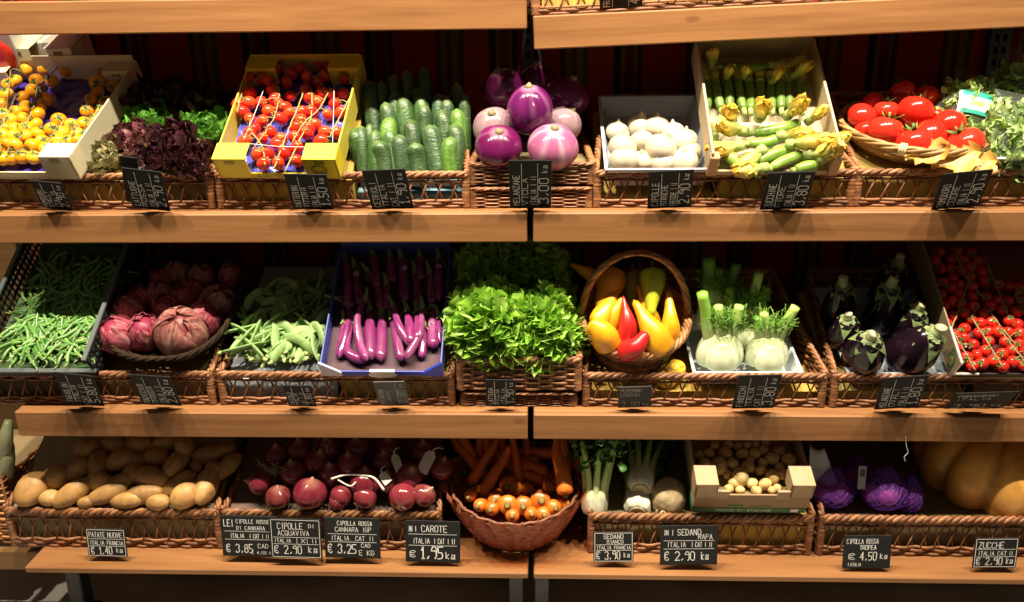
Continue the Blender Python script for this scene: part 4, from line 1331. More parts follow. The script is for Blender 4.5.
# ---- radicchio in the dark tray
def woven_tray(mt, label, rx, ry, hgt, colf, rows=9, k0=.6, name='woven_tray', rim_n=4, cat='basket', sr=.004):
    r = empty(name, mt, label, cat)
    def rp(a, k=1.0, z=0):
        e = 2.6
        c, s_ = math.cos(a), math.sin(a)
        q = (abs(c)**e+abs(s_)**e)**(-1/e)
        return V((rx*k*c*q, ry+ry*k*s_*q, z))
    mb = MB()
    for j in range(rows):
        k = k0+(1-k0)*((j+1)/rows)**.7; z = .004+hgt*((j+1)/rows)**1.2
        mb.col = colf()
        mb.tube([rp(2*PI*i/72, k+.012*math.sin(i*PI/2+j*PI), z+.002*n3(i*.5, j)) for i in range(73)], sr, 5)
    link('bowl', mb.mesh('bowl', M['dull_wicker']), r)
    mb = MB()
    for j in range(rim_n):
        mb.col = colf()
        mb.tube([rp(2*PI*i/80, 1.02+.02*math.cos(i*.8+j*1.6), hgt+.008+.005*math.sin(i*.8+j*1.6)) for i in range(81)], sr*1.1, 5)
    link('rim', mb.mesh('rim', M['dull_wicker']), r)
    mb = MB()
    for i in range(24):
        a = 2*PI*i/24; mb.col = colf()
        mb.tube([rp(a, k0*.9, .003), rp(a, lerp(k0, 1, .6), hgt*.4), rp(a, 1.0, hgt+.006)], .003, 5)
    mb.col = colf()
    b0 = len(mb.v)
    for i in range(36): mb.vert(rp(2*PI*i/36, k0+.03, .003))
    mb.f.append(tuple(range(b0, b0+36)))
    link('ribs', mb.mesh('ribs', M['wicker']), r)
    return r
dark = lambda: mix((.022, .014, .009), (.055, .032, .018), rnd.random())
prd2 = Plane(.055, z2+.075, 28)
xc = prd2.hit(163, 375).x
woven_tray(TR((xc, .048, z2+.086), 28), 'dark stained oval wicker tray under the red radicchio', .152, .19, .045, dark, 9, .72)
def radicchio_kit(r_, seed, c1, c2, vein, long=1.0):
    K = Kit('radicchio')
    r2 = random.Random(seed)
    mb = MB()
    mb.ball((0, 0, 0), (r_*.9, r_*.9, r_*.9*long), 16, 12, lambda u, a: c1)
    for k in range(9):
        az = k*2.4+r2.uniform(-.3, .3); wv = r2.uniform(.9, 1.2); rad = r_*(.92+.014*k); tw = r2.uniform(-.25, .25); top = r2.uniform(.72, .93)
        def fn(u, v, az=az, wv=wv, rad=rad, tw=tw, top=top, s_=k):
            th = PI*(.04+top*v)
            x = (u-.5)*2
            wid = wv*(.25+.75*math.sin(PI*min(1, v*.85+.12))**.7)
            a = az+x*wid+tw*v*2
            e = max(abs(x)**4, sst(.8, 1, v))
            rr = rad*(1+.055*e*math.sin(v*13+s_+x*5)+.05*e+.02*(1-abs(x))**6)
            return V((rr*math.sin(th)*math.cos(a), rr*math.sin(th)*math.sin(a), -rr*math.cos(th)*long))
        def col(u, v, s_=k):
            x = abs(u-.5)*2
            c = mix(c1, c2, .5+.6*n3(u*4, v*4, s_*3.1+seed))
            rib = (1-sst(.0, .14+.16*(1-v), x))*(1-v*.8)
            br = max(0, math.sin((v*1.3-x*.45)*34+n3(u*5, v*5, seed)*3))**5*(1-x*.6)*.75*(1-v*.35)
            base = (1-sst(0, .38, v))*.85
            return mix(c, vein, max(rib, br, base))
        mb.grid(22, 34, fn, col=col)
    K.root(mb, M['leaf'])
    mb = MB(); mb.col = (.55, .45, .32); mb.tube([(0, 0, -r_*long*.85), (0, 0, -r_*long*1.03)], [.012, .014], 10)
    K.part('stump', mb, M['matte'])
    return K
KR = [radicchio_kit(.040, 1, (.36, .036, .085), (.48, .11, .16), (.72, .56, .46), 1.15), radicchio_kit(.040, 2, (.30, .03, .075), (.40, .08, .11), (.70, .55, .46), 1.1), radicchio_kit(.042, 3, (.27, .065, .075), (.40, .16, .14), (.70, .60, .42), 1.1)]
rl = [(110,325,66,0,(-.3,-.45,.8),'front left, streaked with white ribs'),(205,312,64,1,(.15,-.5,.8),'front, second from the left'),(345,312,86,2,(.2,-.6,.75),'largest, brownish pink, in front'),(145,230,58,1,(-.4,-.3,.85),'second row left, round and pink'),(292,220,54,1,(.1,-.4,.85),'second row middle, bright pink'),(425,262,66,1,(.6,-.3,.75),'right of the brownish largest one'),
      (190,182,46,0,(0,-.3,.9),'in the shade, third row left'),(265,172,48,2,(0,-.3,.9),'in the shade, third row middle'),(352,180,48,0,(0,-.3,.9),'in the shade, third row right'),(480,198,62,2,(.4,-.4,.8),'in the shade at the right end, pale ribs'),(330,90,46,2,(0,-.3,.9),'in the shade at the back, tallest'),(420,105,48,2,(0,-.3,.9),'in the shade at the back, brownish'),(270,118,46,0,(0,-.3,.9),'in the shade at the back left'),(535,102,50,0,(.2,-.3,.9),'in the shade at the back right corner'),(385,150,44,0,(.2,-.3,.9),'in the shade between the third row and the back')]
for i, (x, y, r_, k, ax, lb) in enumerate(rl):
    rr = r_*.2658/410
    p = prd2.hit(90+x*.2658, 250+y*.2658, rr+.012)
    KR[k].place(aim(p, ax, rnd.uniform(0, 6), rr/.0415*1.12), 'radicchio head '+lb, 'radicchio', None)

# ---- flat beans
pfb = Plane(.058, z2+.078, 28)
lining(B['t2g'], -.275, .0, .014, .062, .38, 26, (.32, .36, .40), M['paper'], lift=.0)
KFB = [bean_kit(.105*k, .0120, c, tuple(x*1.25 for x in c), b, .34, 'flat_bean', 40+i) for i, (k, c, b) in enumerate(((1, (.19, .32, .10), .010), (.9, (.22, .36, .12), -.014), (1.12, (.17, .30, .09), .006), (.8, (.25, .39, .14), .018)))]
mb = MB()
mb.grid(30, 30, lambda u, v: V((lerp(-.21, -.02, u)-.0, lerp(.055, .30, v), .098+(lerp(.055, .30, v)-.014)*math.tan(R(26))-.012+.006*n3(u*20, v*20)-.02*abs(u-.5)**2*4)), col=lambda u, v: mix((.10, .22, .04), (.18, .33, .07), .5+n3(u*30, v*20)))
o = link('bean_bed', mb.mesh('bean_bed', M['matte']), B['t2g']); o['kind'] = 'stuff'
pts = poisson([(240, 351), (318, 351), (322, 322), (248, 320)], 5.4, 75, 14) + poisson([(248, 325), (325, 325), (325, 282), (262, 290)], 7.5, 50, 15)
for i, (x, y) in enumerate(pts):
    p = pfb.hit(x, y, .018+rnd.uniform(.0, .030))
    a = rnd.choice((rnd.gauss(1.0, .45), rnd.gauss(1.0, .35), rnd.gauss(2.3, .4), rnd.uniform(0, 3.1)))
    x_ = (V((math.cos(a), math.sin(a)*math.cos(pfb.b), math.sin(a)*math.sin(pfb.b)))+pfb.n*rnd.uniform(-.3, .3)).normalized()
    z = pfb.n+V((rnd.uniform(-.9, .9), rnd.uniform(-.3, .5), 0))
    z_ = (z-x_*z.dot(x_)).normalized(); y_ = z_.cross(x_)
    m_ = Matrix((x_, z_, -y_)).transposed().to_4x4() if rnd.random() < .25 else Matrix((x_, y_, z_)).transposed().to_4x4()
    m_ = Matrix((x_, y_, z_)).transposed().to_4x4() @ Matrix.Rotation(PI/2+rnd.uniform(-.5, .5), 4, 'X'); m_.translation = p
    KFB[i % 4].place(m_, 'broad flat green bean in the heap beside the blue crate', 'flat bean', 'flat green beans in the wicker basket')

# ---- long purple eggplants in the blue crate
ple = Plane(.036, z2+.083, BT)
X0, X1 = ple.hit(324, 373).x, ple.hit(444, 370).x
blue = (.015, .045, .42)
lc = crate('eggplant_crate', X1-X0, .37, .050, .020, .075, TR(((X0+X1)/2, .036, z2+.083), BT), 'royal blue cardboard crate of long purple eggplants', blue, (.10, .12, .30))
for sx in (-1, 1):
    mb = MB(); mb.col = blue if sx > 0 else (.45, .47, .60)
    hx = (X1-X0)/2
    b0 = len(mb.v)
    for y in (-.003, .003):
        for q in ((sx*hx, .004), (sx*(hx-.048), .004), (sx*(hx-.048), .018), (sx*hx, .064)): mb.vert((q[0], y, q[1]))
    for f in ((0, 1, 2, 3), (7, 6, 5, 4), (0, 4, 5, 1), (1, 5, 6, 2), (2, 6, 7, 3), (3, 7, 4, 0)): mb.f.append(tuple(b0+i for i in f))
    o = link('corner_flap', mb.mesh('corner_flap', M['card'], False), lc)
    if sx < 0: o['label'] = 'white folded corner flap'
mb = MB(); mb.col = (.75, .75, .72)
mb.lathe([(.03, 0), (.03, .0008)], 28, lambda p, u, a: V((p.x*1.15, -.0012-p.z, p.y*.45+.008)))
mb.box(-.03, .03, -.0022, .005, .018, .024)
o = link('white_print', mb.mesh('white_print', M['card'], False), lc)
lining(B['t2g'], .01, .275, .014, .066, .33, BT, (.40, .30, .08), M['paper'])
tissue(lc, -.140, .140, .006, .36, .010, (.05, .02, .03), .004, 20, mat='paper', nx=20, ny=20)
def long_egg(pxs, w_, lb, dim=False, off=.024, sticker=None, green=False):
    pts = [ple.hit(315+x*.2825, 240+y*.2825, off+(.004*math.sin(i*2+w_))) for i, (x, y) in enumerate(pxs)]
    r_ = w_*.2825/410/2*1.2
    c1 = (.14, .014, .088); c2 = (.22, .036, .145)
    root = pts[len(pts)//2].copy()
    pts = [p-root for p in pts]
    sd = rnd.uniform(0, 9)
    mb = veg_tube(pts, lambda u: r_*(.62+.38*sst(0, .6, u))*capsule(u, .04, .12), 14, lambda u, k: mix(mix(c1, c2, .5+.7*n3(u*7, k*4, sd)), (.42, .22, .32), .5*max(0, n3(k*5, u*1.5, sd+4))), None, '', segs=22)
    o = link('long_eggplant', mb.mesh('long_eggplant', M['gloss']), None, Matrix.Translation(root))
    tag(o, 'long purple eggplant '+lb, 'eggplant')
    d = (V(pts[0])-V(pts[1])).normalized()
    mb = MB(); c = (.22, .26, .10)
    m_ = aim(pts[0]-d*.006, d)
    s2 = MB()
    calyx(s2, r_*1.5, 0, 5, -.9, c, .55)
    s2.col = c; s2.tube([(0, 0, -.004), (0, 0, .010), (.002, 0, .026), (.006, .002, .036)], [r_*.72, r_*.6, r_*.42, r_*.36], 8)
    mb.add(s2, m_)
    link('calyx', mb.mesh('calyx', M['matte']), o)
    if sticker is not None:
        q = ple.hit(315+sticker[0]*.2825, 240+sticker[1]*.2825, off+r_)-root
        s2 = MB()
        s2.lathe([(.0075, .0), (.0075, .0006), (.0001, .0008)], 20, None, lambda u, a: (.50, .46, .50))
        s2.col = (.16, .04, .14)
        s2.tube([(.0058*math.cos(a), .0058*math.sin(a), .001) for a in [2*PI*k/20 for k in range(21)]], .0006, 4)
        for (a, b) in (((-.0025, -.003), (-.0025, .003)), ((-.0025, .003), (.0022, .0015)), ((.0022, .0015), (-.0022, 0)), ((0, 0), (.0028, -.003))):
            s2.tube([(a[0], a[1], .001), (b[0], b[1], .001)], .0007, 4)
        mb = MB(); mb.add(s2, aim(q, -ray(380, 320)))
        ob = link('sticker', mb.mesh('sticker', M['card'], False), o); ob['label'] = 'round white sticker'
for q in (([(120,240),(115,310),(85,420)],24,'at the far left, slanting down'),([(100,285),(90,370),(82,415)],20,'thin, half hidden at the far left'),([(130,290),(112,380),(140,415),(182,425)],30,'curling along the front edge at the left'),([(178,205),(150,280),(160,370),(185,428)],26,'bent like a bow, its calyx up left of the middle'),
          ([(195,245),(195,320),(200,425)],36,'straight and stout with pale shine, left of the middle'),([(235,250),(237,330),(233,430)],34,'straight and dark, just left of the middle gap'),([(270,270),(290,350),(305,430)],30,'in the middle, right of the gap'),([(325,245),(335,310),(342,370)],30,'pale, behind the two crossing ones'),
          ([(275,230),(300,310),(345,378)],26,'crossing down to the right in the middle'),([(360,250),(362,330),(362,350)],24,'short, between the crossing one and the stickered one'),([(385,300),(382,360),(378,420)],26,'at the front right, behind the white edged corner'),([(378,235),(370,330),(320,425)],26,'crossing down to the left, its green calyx up'),([(435,265),(440,330),(438,370)],20,'thin, at the far right')):
    long_egg(q[0], q[1], q[2], off=.024 if 'crossing' not in q[2] and 'bow' not in q[2] else .040)
long_egg([(413,235),(418,310),(418,385)], 36, 'at the right with a round sticker on its middle', sticker=(413, 298))
for q in (([(105,60),(118,160),(112,240)],30,'in the shade at the back left',(143,77) if False else None),([(140,90),(150,160),(160,230)],30,'in the shade with a sticker, back left',(146,120)),([(185,110),(225,180),(232,245)],28,'in the shade, slanting, green calyx at its top',None),([(252,150),(256,200),(255,250)],26,'in the shade in the back middle',None),([(305,60),(312,130),(318,220)],34,'in the shade with a sticker, back middle',(316,98)),([(355,110),(362,170),(368,235)],28,'in the shade, right of the middle sticker',None),([(405,110),(410,170),(412,225)],28,'in the shade at the back right',None),([(438,60),(438,130),(440,220)],32,'in the shade with a sticker, back right corner',(438,95)),([(75,205),(110,215),(135,235)],22,'in the shade, lying across at the left wall',None),([(205,50),(215,110),(222,170)],30,'in the shade at the very back, left',None),([(265,50),(270,110),(275,150)],30,'in the shade at the very back, middle',None),([(370,50),(372,100),(376,140)],28,'in the shade at the very back, right',None)):
    long_egg(q[0], q[1], q[2], True, .030, q[3])

# ---- curly lettuce on the double basket
m1 = put_basket(KN, 2, -.030, 'lower narrow wicker basket under the curly green lettuce')
m1.scale = (1.02, 1, .42)
m2 = KN.place(TR((-.028, .040, z2+.045)), 'upper narrow wicker basket with the curly green lettuce spilling over it', 'basket')
m2.scale = (1.08, 1, .98)
lining(m2, -.125, .125, .012, .06, .34, 22, (.16, .14, .05), M['paper'])
KCL = [curly_kit('curly_lettuce', 125, .088, .088, 31+i) for i in range(2)]
plt_ = Plane(.05, z2+.15, 35)
for K, px, py, Y, ax, sp, sc, lb in ((KCL[0], 487, 321, .108, (-.35, -.6, .75), 0, 1.12, 'bright curly green lettuce on the left side of the narrow basket'), (KCL[1], 546, 325, .105, (.35, -.6, .75), 2, 1.06, 'bright curly green lettuce on the right side of the narrow basket'),
                                     (KCL[1], 490, 268, .27, (-.2, -.4, .9), 4, .95, 'dark curly lettuce in the shade behind the bright ones, left'), (KCL[0], 540, 270, .27, (.2, -.4, .9), 5, .95, 'dark curly lettuce in the shade behind the bright ones, right')):
    p = U(px, py, Y)
    K.place(aim(p-V(ax).normalized()*.03, ax, sp, sc), lb, 'lettuce', None)

# ---- round handled basket of peppers
ax = V((0.0, -.46, .89)).normalized()
rc = U(634, 317, .150)
pb = empty('handled_basket', aim(rc, ax, 0, 1, (0, 1, 0)), 'round wicker basket with an arched handle, full of pointed peppers', 'basket')
# local frame: x right, y up the slope, z along the axis
M0 = pb.matrix_basis.copy()
hc = lambda: mix((.22, .085, .03), (.48, .22, .085), rnd.random())
RB, HB = .128, .125
def rb(t): return lerp(.082, RB, t**.8)
mb = MB()
for j in range(15):
    t = (j+.5)/15; mb.col = hc()
    mb.tube([(math.cos(2*PI*i/96)*(rb(t)+.0035*math.sin(i*PI/2+j*PI)), math.sin(2*PI*i/96)*(rb(t)+.0035*math.sin(i*PI/2+j*PI)), -HB*(1-t)) for i in range(97)], .0046, 5)
link('woven_body', mb.mesh('woven_body', M['wicker']), pb)
mb = MB()
for i in range(24):
    a = 2*PI*i/24; mb.col = hc()
    mb.tube([(math.cos(a)*rb(t), math.sin(a)*rb(t), -HB*(1-t)) for t in (0, .3, .6, 1)], .0034, 5)
mb.col = hc(); mb.lathe([(.001, -HB), (.083, -HB), (.083, -HB+.004), (.001, -HB+.004)], 28)
link('ribs', mb.mesh('ribs', M['wicker']), pb)
mb = MB()
for j in range(4):
    mb.col = hc()
    mb.tube([(math.cos(2*PI*i/90)*(RB+.003+.007*math.cos(i*.85+j*PI/2)), math.sin(2*PI*i/90)*(RB+.003+.007*math.cos(i*.85+j*PI/2)), .003+.007*math.sin(i*.85+j*PI/2)) for i in range(91)], .0052, 5)
link('rim', mb.mesh('rim', M['wicker']), pb)
mb = MB()
def harch(t): return V((-math.cos(PI*t)*(RB+.003), -.005+.05*math.sin(PI*t), -.015+.190*math.sin(PI*t)**.85))
for j in range(6):
    mb.col = hc()
    mb.tube([harch(i/60)+V((.006*math.cos(i*.55+j*PI/3)*1, .006*math.sin(i*.55+j*PI/3), 0)) for i in range(61)], .0042, 5)
link('handle', mb.mesh('handle', M['wicker']), pb)
mb = MB()
for sx in (-1, 1):
    for k in range(5):
        z = -.012+k*.006
        mb.col = hc()
        mb.tube([(sx*(RB+.003)+.012*math.cos(a), .013*math.sin(a), z+.012*sx*math.cos(a)*.3) for a in [2*PI*i/12 for i in range(13)]], .0034, 5)
link('binding', mb.mesh('binding', M['wicker']), pb)
def pepper(pxs, w_, col, lb, off, stem=(.10, .22, .03), tip=.25, flatten=1.0):
    sink = .05 if pxs[0][1] > 300 and pxs[0][1] > pxs[-1][1] else 0
    pts = [ppp.hit(565+x*.274, 245+y*.274, off-sink*max(0, 1-i*.8)) for i, (x, y) in enumerate(pxs)]
    r_ = w_*.274/405/2*1.12
    root = pts[len(pts)//2].copy(); pts = [p-root for p in pts]
    sd = rnd.uniform(0, 9)
    c2 = tuple(x*.75 for x in col)
    mb = veg_tube(pts, lambda u: r_*(1-(1-tip)*sst(.25, 1.0, u))*capsule(u, .14, .10), 18, lambda u, k: mix(col, c2, .5+.8*n3(u*3, k*3, sd)), None, '', segs=22, prof=lambda u, a: 1+.06*math.cos(3*a+sd)*(1-u)+.05*n3(u*5, a, sd))
    o = link('pointed_pepper', mb.mesh('pointed_pepper', M['satin']), None, Matrix.Translation(root))
    tag(o, lb, 'pepper')
    d = (V(pts[0])-V(pts[1])).normalized()
    s2 = MB(); s2.col = stem
    s2.lathe([(r_*.55, -.008), (r_*.45, -.001), (.004, .003), (.0035, .014), (.004, .022)], 10)
    mb = MB(); mb.add(s2, aim(pts[0], d))
    link('stem', mb.mesh('stem', M['matte']), o)
ppp = Plane(rc.y-.11, rc.z-.085, 50)
Yl = (.80, .36, .012)
pepper([(165,372),(135,320),(88,282)], 88, Yl, 'blunt yellow pepper at the front left of the round basket', .052, tip=.62)
pepper([(110,300),(155,225),(208,138)], 64, Yl, 'yellow pepper with its point up, behind the front left one', .030, tip=.22)
pepper([(150,330),(175,260),(215,185)], 62, (.84, .40, .015), 'yellow pepper between the front left one and the red one', .036, tip=.3)
pepper([(222,372),(228,280),(212,185)], 66, (.55, .018, .015), 'red pepper standing with its point up in the middle', .050, tip=.16)
pepper([(355,392),(315,310),(250,200)], 96, (.82, .37, .012), 'large yellow pepper slanting across the front right', .050, tip=.26)
pepper([(212,392),(258,372),(300,318)], 70, (.50, .015, .018), 'dark red pepper lying at the front edge', .062, tip=.5)
pepper([(318,88),(318,160),(312,262)], 84, (.42, .50, .025), 'lime green and yellow pepper, stem up at the top right', .034, tip=.35)
pepper([(382,350),(385,280),(378,165)], 66, (.82, .38, .012), 'yellow pepper at the right inside the handle, point up', .034, tip=.3)
pepper([(330,320),(300,240),(262,140)], 60, Yl, 'yellow pepper behind the large slanting one', .022, tip=.22)
pepper([(175,90),(160,160),(130,240)], 100, (.62, .27, .012), 'orange yellow pepper at the back left under the handle', .016, tip=.5)
pepper([(245,95),(242,160),(240,230)], 62, (.20, .17, .02), 'olive pepper in the shade below the handle', .006, tip=.5)
pepper([(125,125),(70,95),(22,70)], 44, (.78, .33, .012), 'orange yellow pepper poking out left of the handle', .0, tip=.35)
lining(B['t2h'], -.277, .277, .014, .032, .37, 13, yl, M['paper'])
# lemons showing through the weave
KL = potato_kit('lemon', .028, .026, .026, 5, (.80, .55, .03))
for i, (px, py, lb) in enumerate(((675, 366, 'lemon beside the bottom of the round pepper basket'), (667, 374, 'lemon just behind the basket rim, right of the round basket'),)):
    KL.place(TR(U(px, py, .085)+V((0, 0, -.01)), 0, 20, 30*i), lb, 'lemon')

# ---- fennel in the pale tray
pfn = Plane(.062, z2+.072, 14)
xa, xb = pfn.hit(692, 376).x, pfn.hit(801, 376).x
plastic_tray(xb-xa-.012, .25, .045, TR(((xa+xb)/2, .066, z2+.046), 14), 'pale grey plastic tray under the fennel', (.55, .60, .62))
def fennel(px, py, Y, w_, hgt, ax, lb, stalks, sd, fr=90):
    r2 = random.Random(sd)
    k_ = 1.16
    hgt *= 1.22
    r = empty('fennel', aim(U(px, py, Y)+V((0, .008, .018)), ax, 0, k_, (0, 1, 0)), lb, 'fennel')
    mb = MB()
    for k, (sx, oy, wk, hk) in enumerate(((0, .010, .93, 1.0), (-.35, -.002, .70, .93), (.35, -.004, .70, .95), (0.05, -.018, .72, .80))):
        pr = []
        for i in range(15):
            u = i/14
            pr.append((max(.001, w_/2*wk*(.62+.38*math.sin(PI*min(1, u*1.05+.12)))*capsule(u, .16, .22)), hgt*hk*u))
        mb.lathe(pr, 22, lambda p, u, a, k=k, sx=sx, oy=oy: V((p.x*(1+.03*math.cos(9*a))+sx*w_*.5*(1-.25*u), p.y*.62*(1+.03*math.cos(9*a))+oy, p.z)),
                 lambda u, a: mix(mix((.74, .80, .58), (.66, .76, .46), .5+.5*math.sin(a*14)), (.38, .56, .16), sst(.75, 1, u)*.8))
    link('bulb', mb.mesh('bulb', M['satin']), r)
    for (x, L_, lx, wr, g) in stalks:
        mb = MB()
        P_ = spline([(x*.8, .005, hgt*.80), (x, .004, hgt*1.05), (x+lx*.4, .006, hgt+L_*.5), (x+lx, .008, hgt+L_)], 12)
        mb.tube(P_, [wr*(1.15-.25*i/11) for i in range(12)], 12, lambda u, k: mix((.60, .72, .34), g, sst(.05, .7, u)), True, 1.0, lambda u, a: 1+.06*math.cos(a*7))
        link('stalk', mb.mesh('stalk', M['satin']), r)
    mb = MB()
    for i in range(fr):
        c = mix((.12, .33, .03), (.26, .50, .08), r2.random()); mb.col = c
        p = V((r2.uniform(-.35, .45)*w_, r2.uniform(-.01, .02), hgt*.98+r2.uniform(0, .02)))
        d = V((r2.uniform(-.5, .5), r2.uniform(-.5, .4), r2.uniform(.4, 1))).normalized()*r2.uniform(.02, .055)
        q = p+d
        mb.tube([p, p+d*.5+V((0, 0, .003)), q], [.0016, .0012, .0006], 4)
        for k in range(3):
            e = V((r2.uniform(-1, 1), r2.uniform(-1, .5), r2.uniform(-.3, .8)))*.014
            mb.tube([p+d*(.4+.2*k), p+d*(.4+.2*k)+e], [.0009, .0005], 4)
    o = link('fronds', mb.mesh('fronds', M['leaf']), r)
G1, G2 = (.22, .46, .06), (.42, .58, .16)
fennel(718, 374, .105, .098, .072, (0, -.18, .98), 'large white fennel bulb in the left half of the pale tray', ((-.030, .085, -.018, .0125, G1), (-.006, .055, -.006, .0105, G2), (.026, .055, .006, .0110, G2), (.012, .03, .0, .010, G1)), 1)
fennel(765, 374, .105, .088, .066, (0, -.18, .98), 'white fennel bulb in the right half of the pale tray', ((-.022, .035, -.004, .0095, G1), (-.006, .045, -.010, .010, G2), (.026, .06, .022, .0105, G2), (.010, .02, 0, .010, G1)), 2, 50)
fennel(742, 352, .175, .085, .07, (0, -.15, .98), 'fennel bulb in the shade between and behind the two lit ones', ((-.03, .05, -.01, .010, G1), (.012, .085, .008, .011, G2), (.03, .05, .01, .01, G1)), 3, 120)
fennel(712, 338, .21, .08, .07, (0, -.1, .98), 'fennel with thick cut green stalks in the shade at the back left', ((-.012, .085, -.008, .016, (.13, .30, .05)), (.030, .07, .012, .012, (.13, .30, .05)), (.006, .06, 0, .012, (.13, .30, .05))), 4, 120)

# ---- dark aubergines
pau = Plane(.062, z2+.070, 24)
plastic_tray(.245, .31, .045, TR(((pau.hit(843, 374).x+pau.hit(955, 374).x)/2-.005, .066, z2+.050), 22), 'grey plastic tray under the dark aubergines', (.34, .38, .42))
lining(B['t2i'], -.277, .03, .014, .034, .38, 20, (.5, .40, .10), M['paper'])
def aubergine_kit(r_, ln, sd):
    K = Kit('aubergine')
    pr = []
    for i in range(19):
        u = i/18
        pr.append((max(.001, r_*(1-.42*sst(.45, 1, u))*capsule(u, .30, .10)), ln*(u-.5)))
    K.root(MB().lathe(pr, 26, None, lambda u, a: mix((.006, .003, .006), (.014, .005, .011), .5+n3(u*4, a, sd))), M['gloss'])
    mb = MB(); c = (.15, .21, .08)
    calyx(mb, r_*.86, ln*.487, 6, -.95, c, .66)
    calyx(mb, r_*.62, ln*.497, 5, -.50, c, .62)
    mb.col = (.33, .38, .17); mb.tube([(0, 0, ln*.46), (0, 0, ln*.53), (.002, 0, ln*.60), (.003, .001, ln*.62)], [.016, .012, .011, .012], 10, lambda u, k: (.33, .38, .17) if u < .9 else (.55, .50, .32))
    K.part('calyx', mb, M['matte'], label='green calyx with a cut stem')
    return K
KA = [aubergine_kit(.048, .135, 1), aubergine_kit(.042, .16, 2)]
for (x, y, k, sc, ax, off, lb) in ((245,365,0,.86,(-.05,-.55,.8),.046,'dark aubergine front left, green calyx facing out'),(425,352,0,1.0,(.30,-.55,.75),.050,'largest dark aubergine front right with a big green calyx'),(310,215,1,.92,(0,-.35,.93),.050,'tall dark aubergine standing behind the front two'),(155,200,1,.85,(-.1,-.4,.9),.046,'dark aubergine in the shade at the back left'),(175,295,0,.72,(-.1,-.45,.85),.040,'small dark aubergine left, behind the front left one'),(330,130,1,.85,(.1,-.3,.95),.046,'dark aubergine in the shade at the very back'),(400,262,0,.8,(.1,-.5,.85),.045,'dark aubergine behind the largest one')):
    sc *= 1.14
    p = pau.hit(795+x*.2824, 250+y*.2824, off+.012)
    KA[k].place(aim(p, ax, rnd.uniform(0, 6), sc), lb, 'aubergine', None)

# ---- cherry tomatoes in the dark crate
pch = Plane(.036, z2+.082, BT)
xl = pch.hit(948, 374).x
cw = .36
cc = crate('tomato_crate', cw, .42, .070, .020, .13, TR((xl+cw/2, .036, z2+.082), BT), 'black printed crate of red cherry tomatoes at the right edge', (.018, .018, .018), (.50, .39, .22))
mb = MB(); mb.col = (.62, .58, .50)
mb.box(-cw/2-.001, -cw/2+.004, .0, .10, .066, .073, None, .001); mb.box(-cw/2, -cw/2+.004, -.002, .004, .018, .072, None, .001); mb.box(-cw/2, -cw/2+.06, -.003, .003, .018, .0235, None, .001)
o = link('white_edge', mb.mesh('white_edge', M['card'], False), cc)
mb = MB()
for (rx, rz, c, e) in ((.016, .022, (.05, .16, .03), 0), (.010, .014, (.30, .36, .12), .0006), (.005, .007, (.35, .05, .02), .0012)):
    mb.col = c; mb.lathe([(1, 0), (1, .001)], 20, lambda p, u, a: V((-cw/2-.0015-p.z-e, .030+p.x*rx, .034+p.y*rz)))
link('printed_picture', mb.mesh('printed_picture', M['card'], False), cc)
tissue(cc, -cw/2+.006, cw/2-.006, .006, .41, .010, (.10, .02, .02), .004, 20, nx=16, ny=16)
lining(B['t2i'], .05, .277, .014, .064, .33, BT, (.12, .08, .04), M['paper'])
KC = [tomato_kit('tomato', .0145, c, sq=.9) for c in ((.58, .020, .010), (.64, .03, .012), (.52, .016, .010))]
cf = poisson([(958, 366), (1034, 368), (1040, 284), (986, 284), (976, 253), (931, 250), (940, 300)], 9.3, 140, 77, 20000)
cv = [[(951,330),(962,300),(975,262)],[(930,255),(935,285),(945,310)],[(955,250),(965,275),(985,300)],[(985,258),(998,290),(1010,320)],[(972,318),(985,338),(1003,368)],[(955,335),(965,352),(975,370)],[(1000,330),(1012,345),(1030,368)],[(1015,295),(1022,310),(1034,330)],[(990,312),(1002,328),(1016,345)]]
cwd = ['in the left half, climbing into the shade', 'in the shade at the left wall', 'in the shade at the back, left of the middle', 'in the shade at the back right', 'with the long lit stem slanting down the middle', 'at the front left corner by the white edge', 'at the front right, by the picture edge', 'at the right edge, with its stem reaching up', 'right of the long lit stem']
trusses(pch, .016, cf, cv, KC, lambda i: 'vine of red cherry tomatoes '+cwd[i], 'tomatoes', 'red cherry tomato vines', .0145, lift=1.0, stemcol=(.32, .22, .09))
# ================================================================== bottom shelf
z3 = T[3]
OY = YF[3]
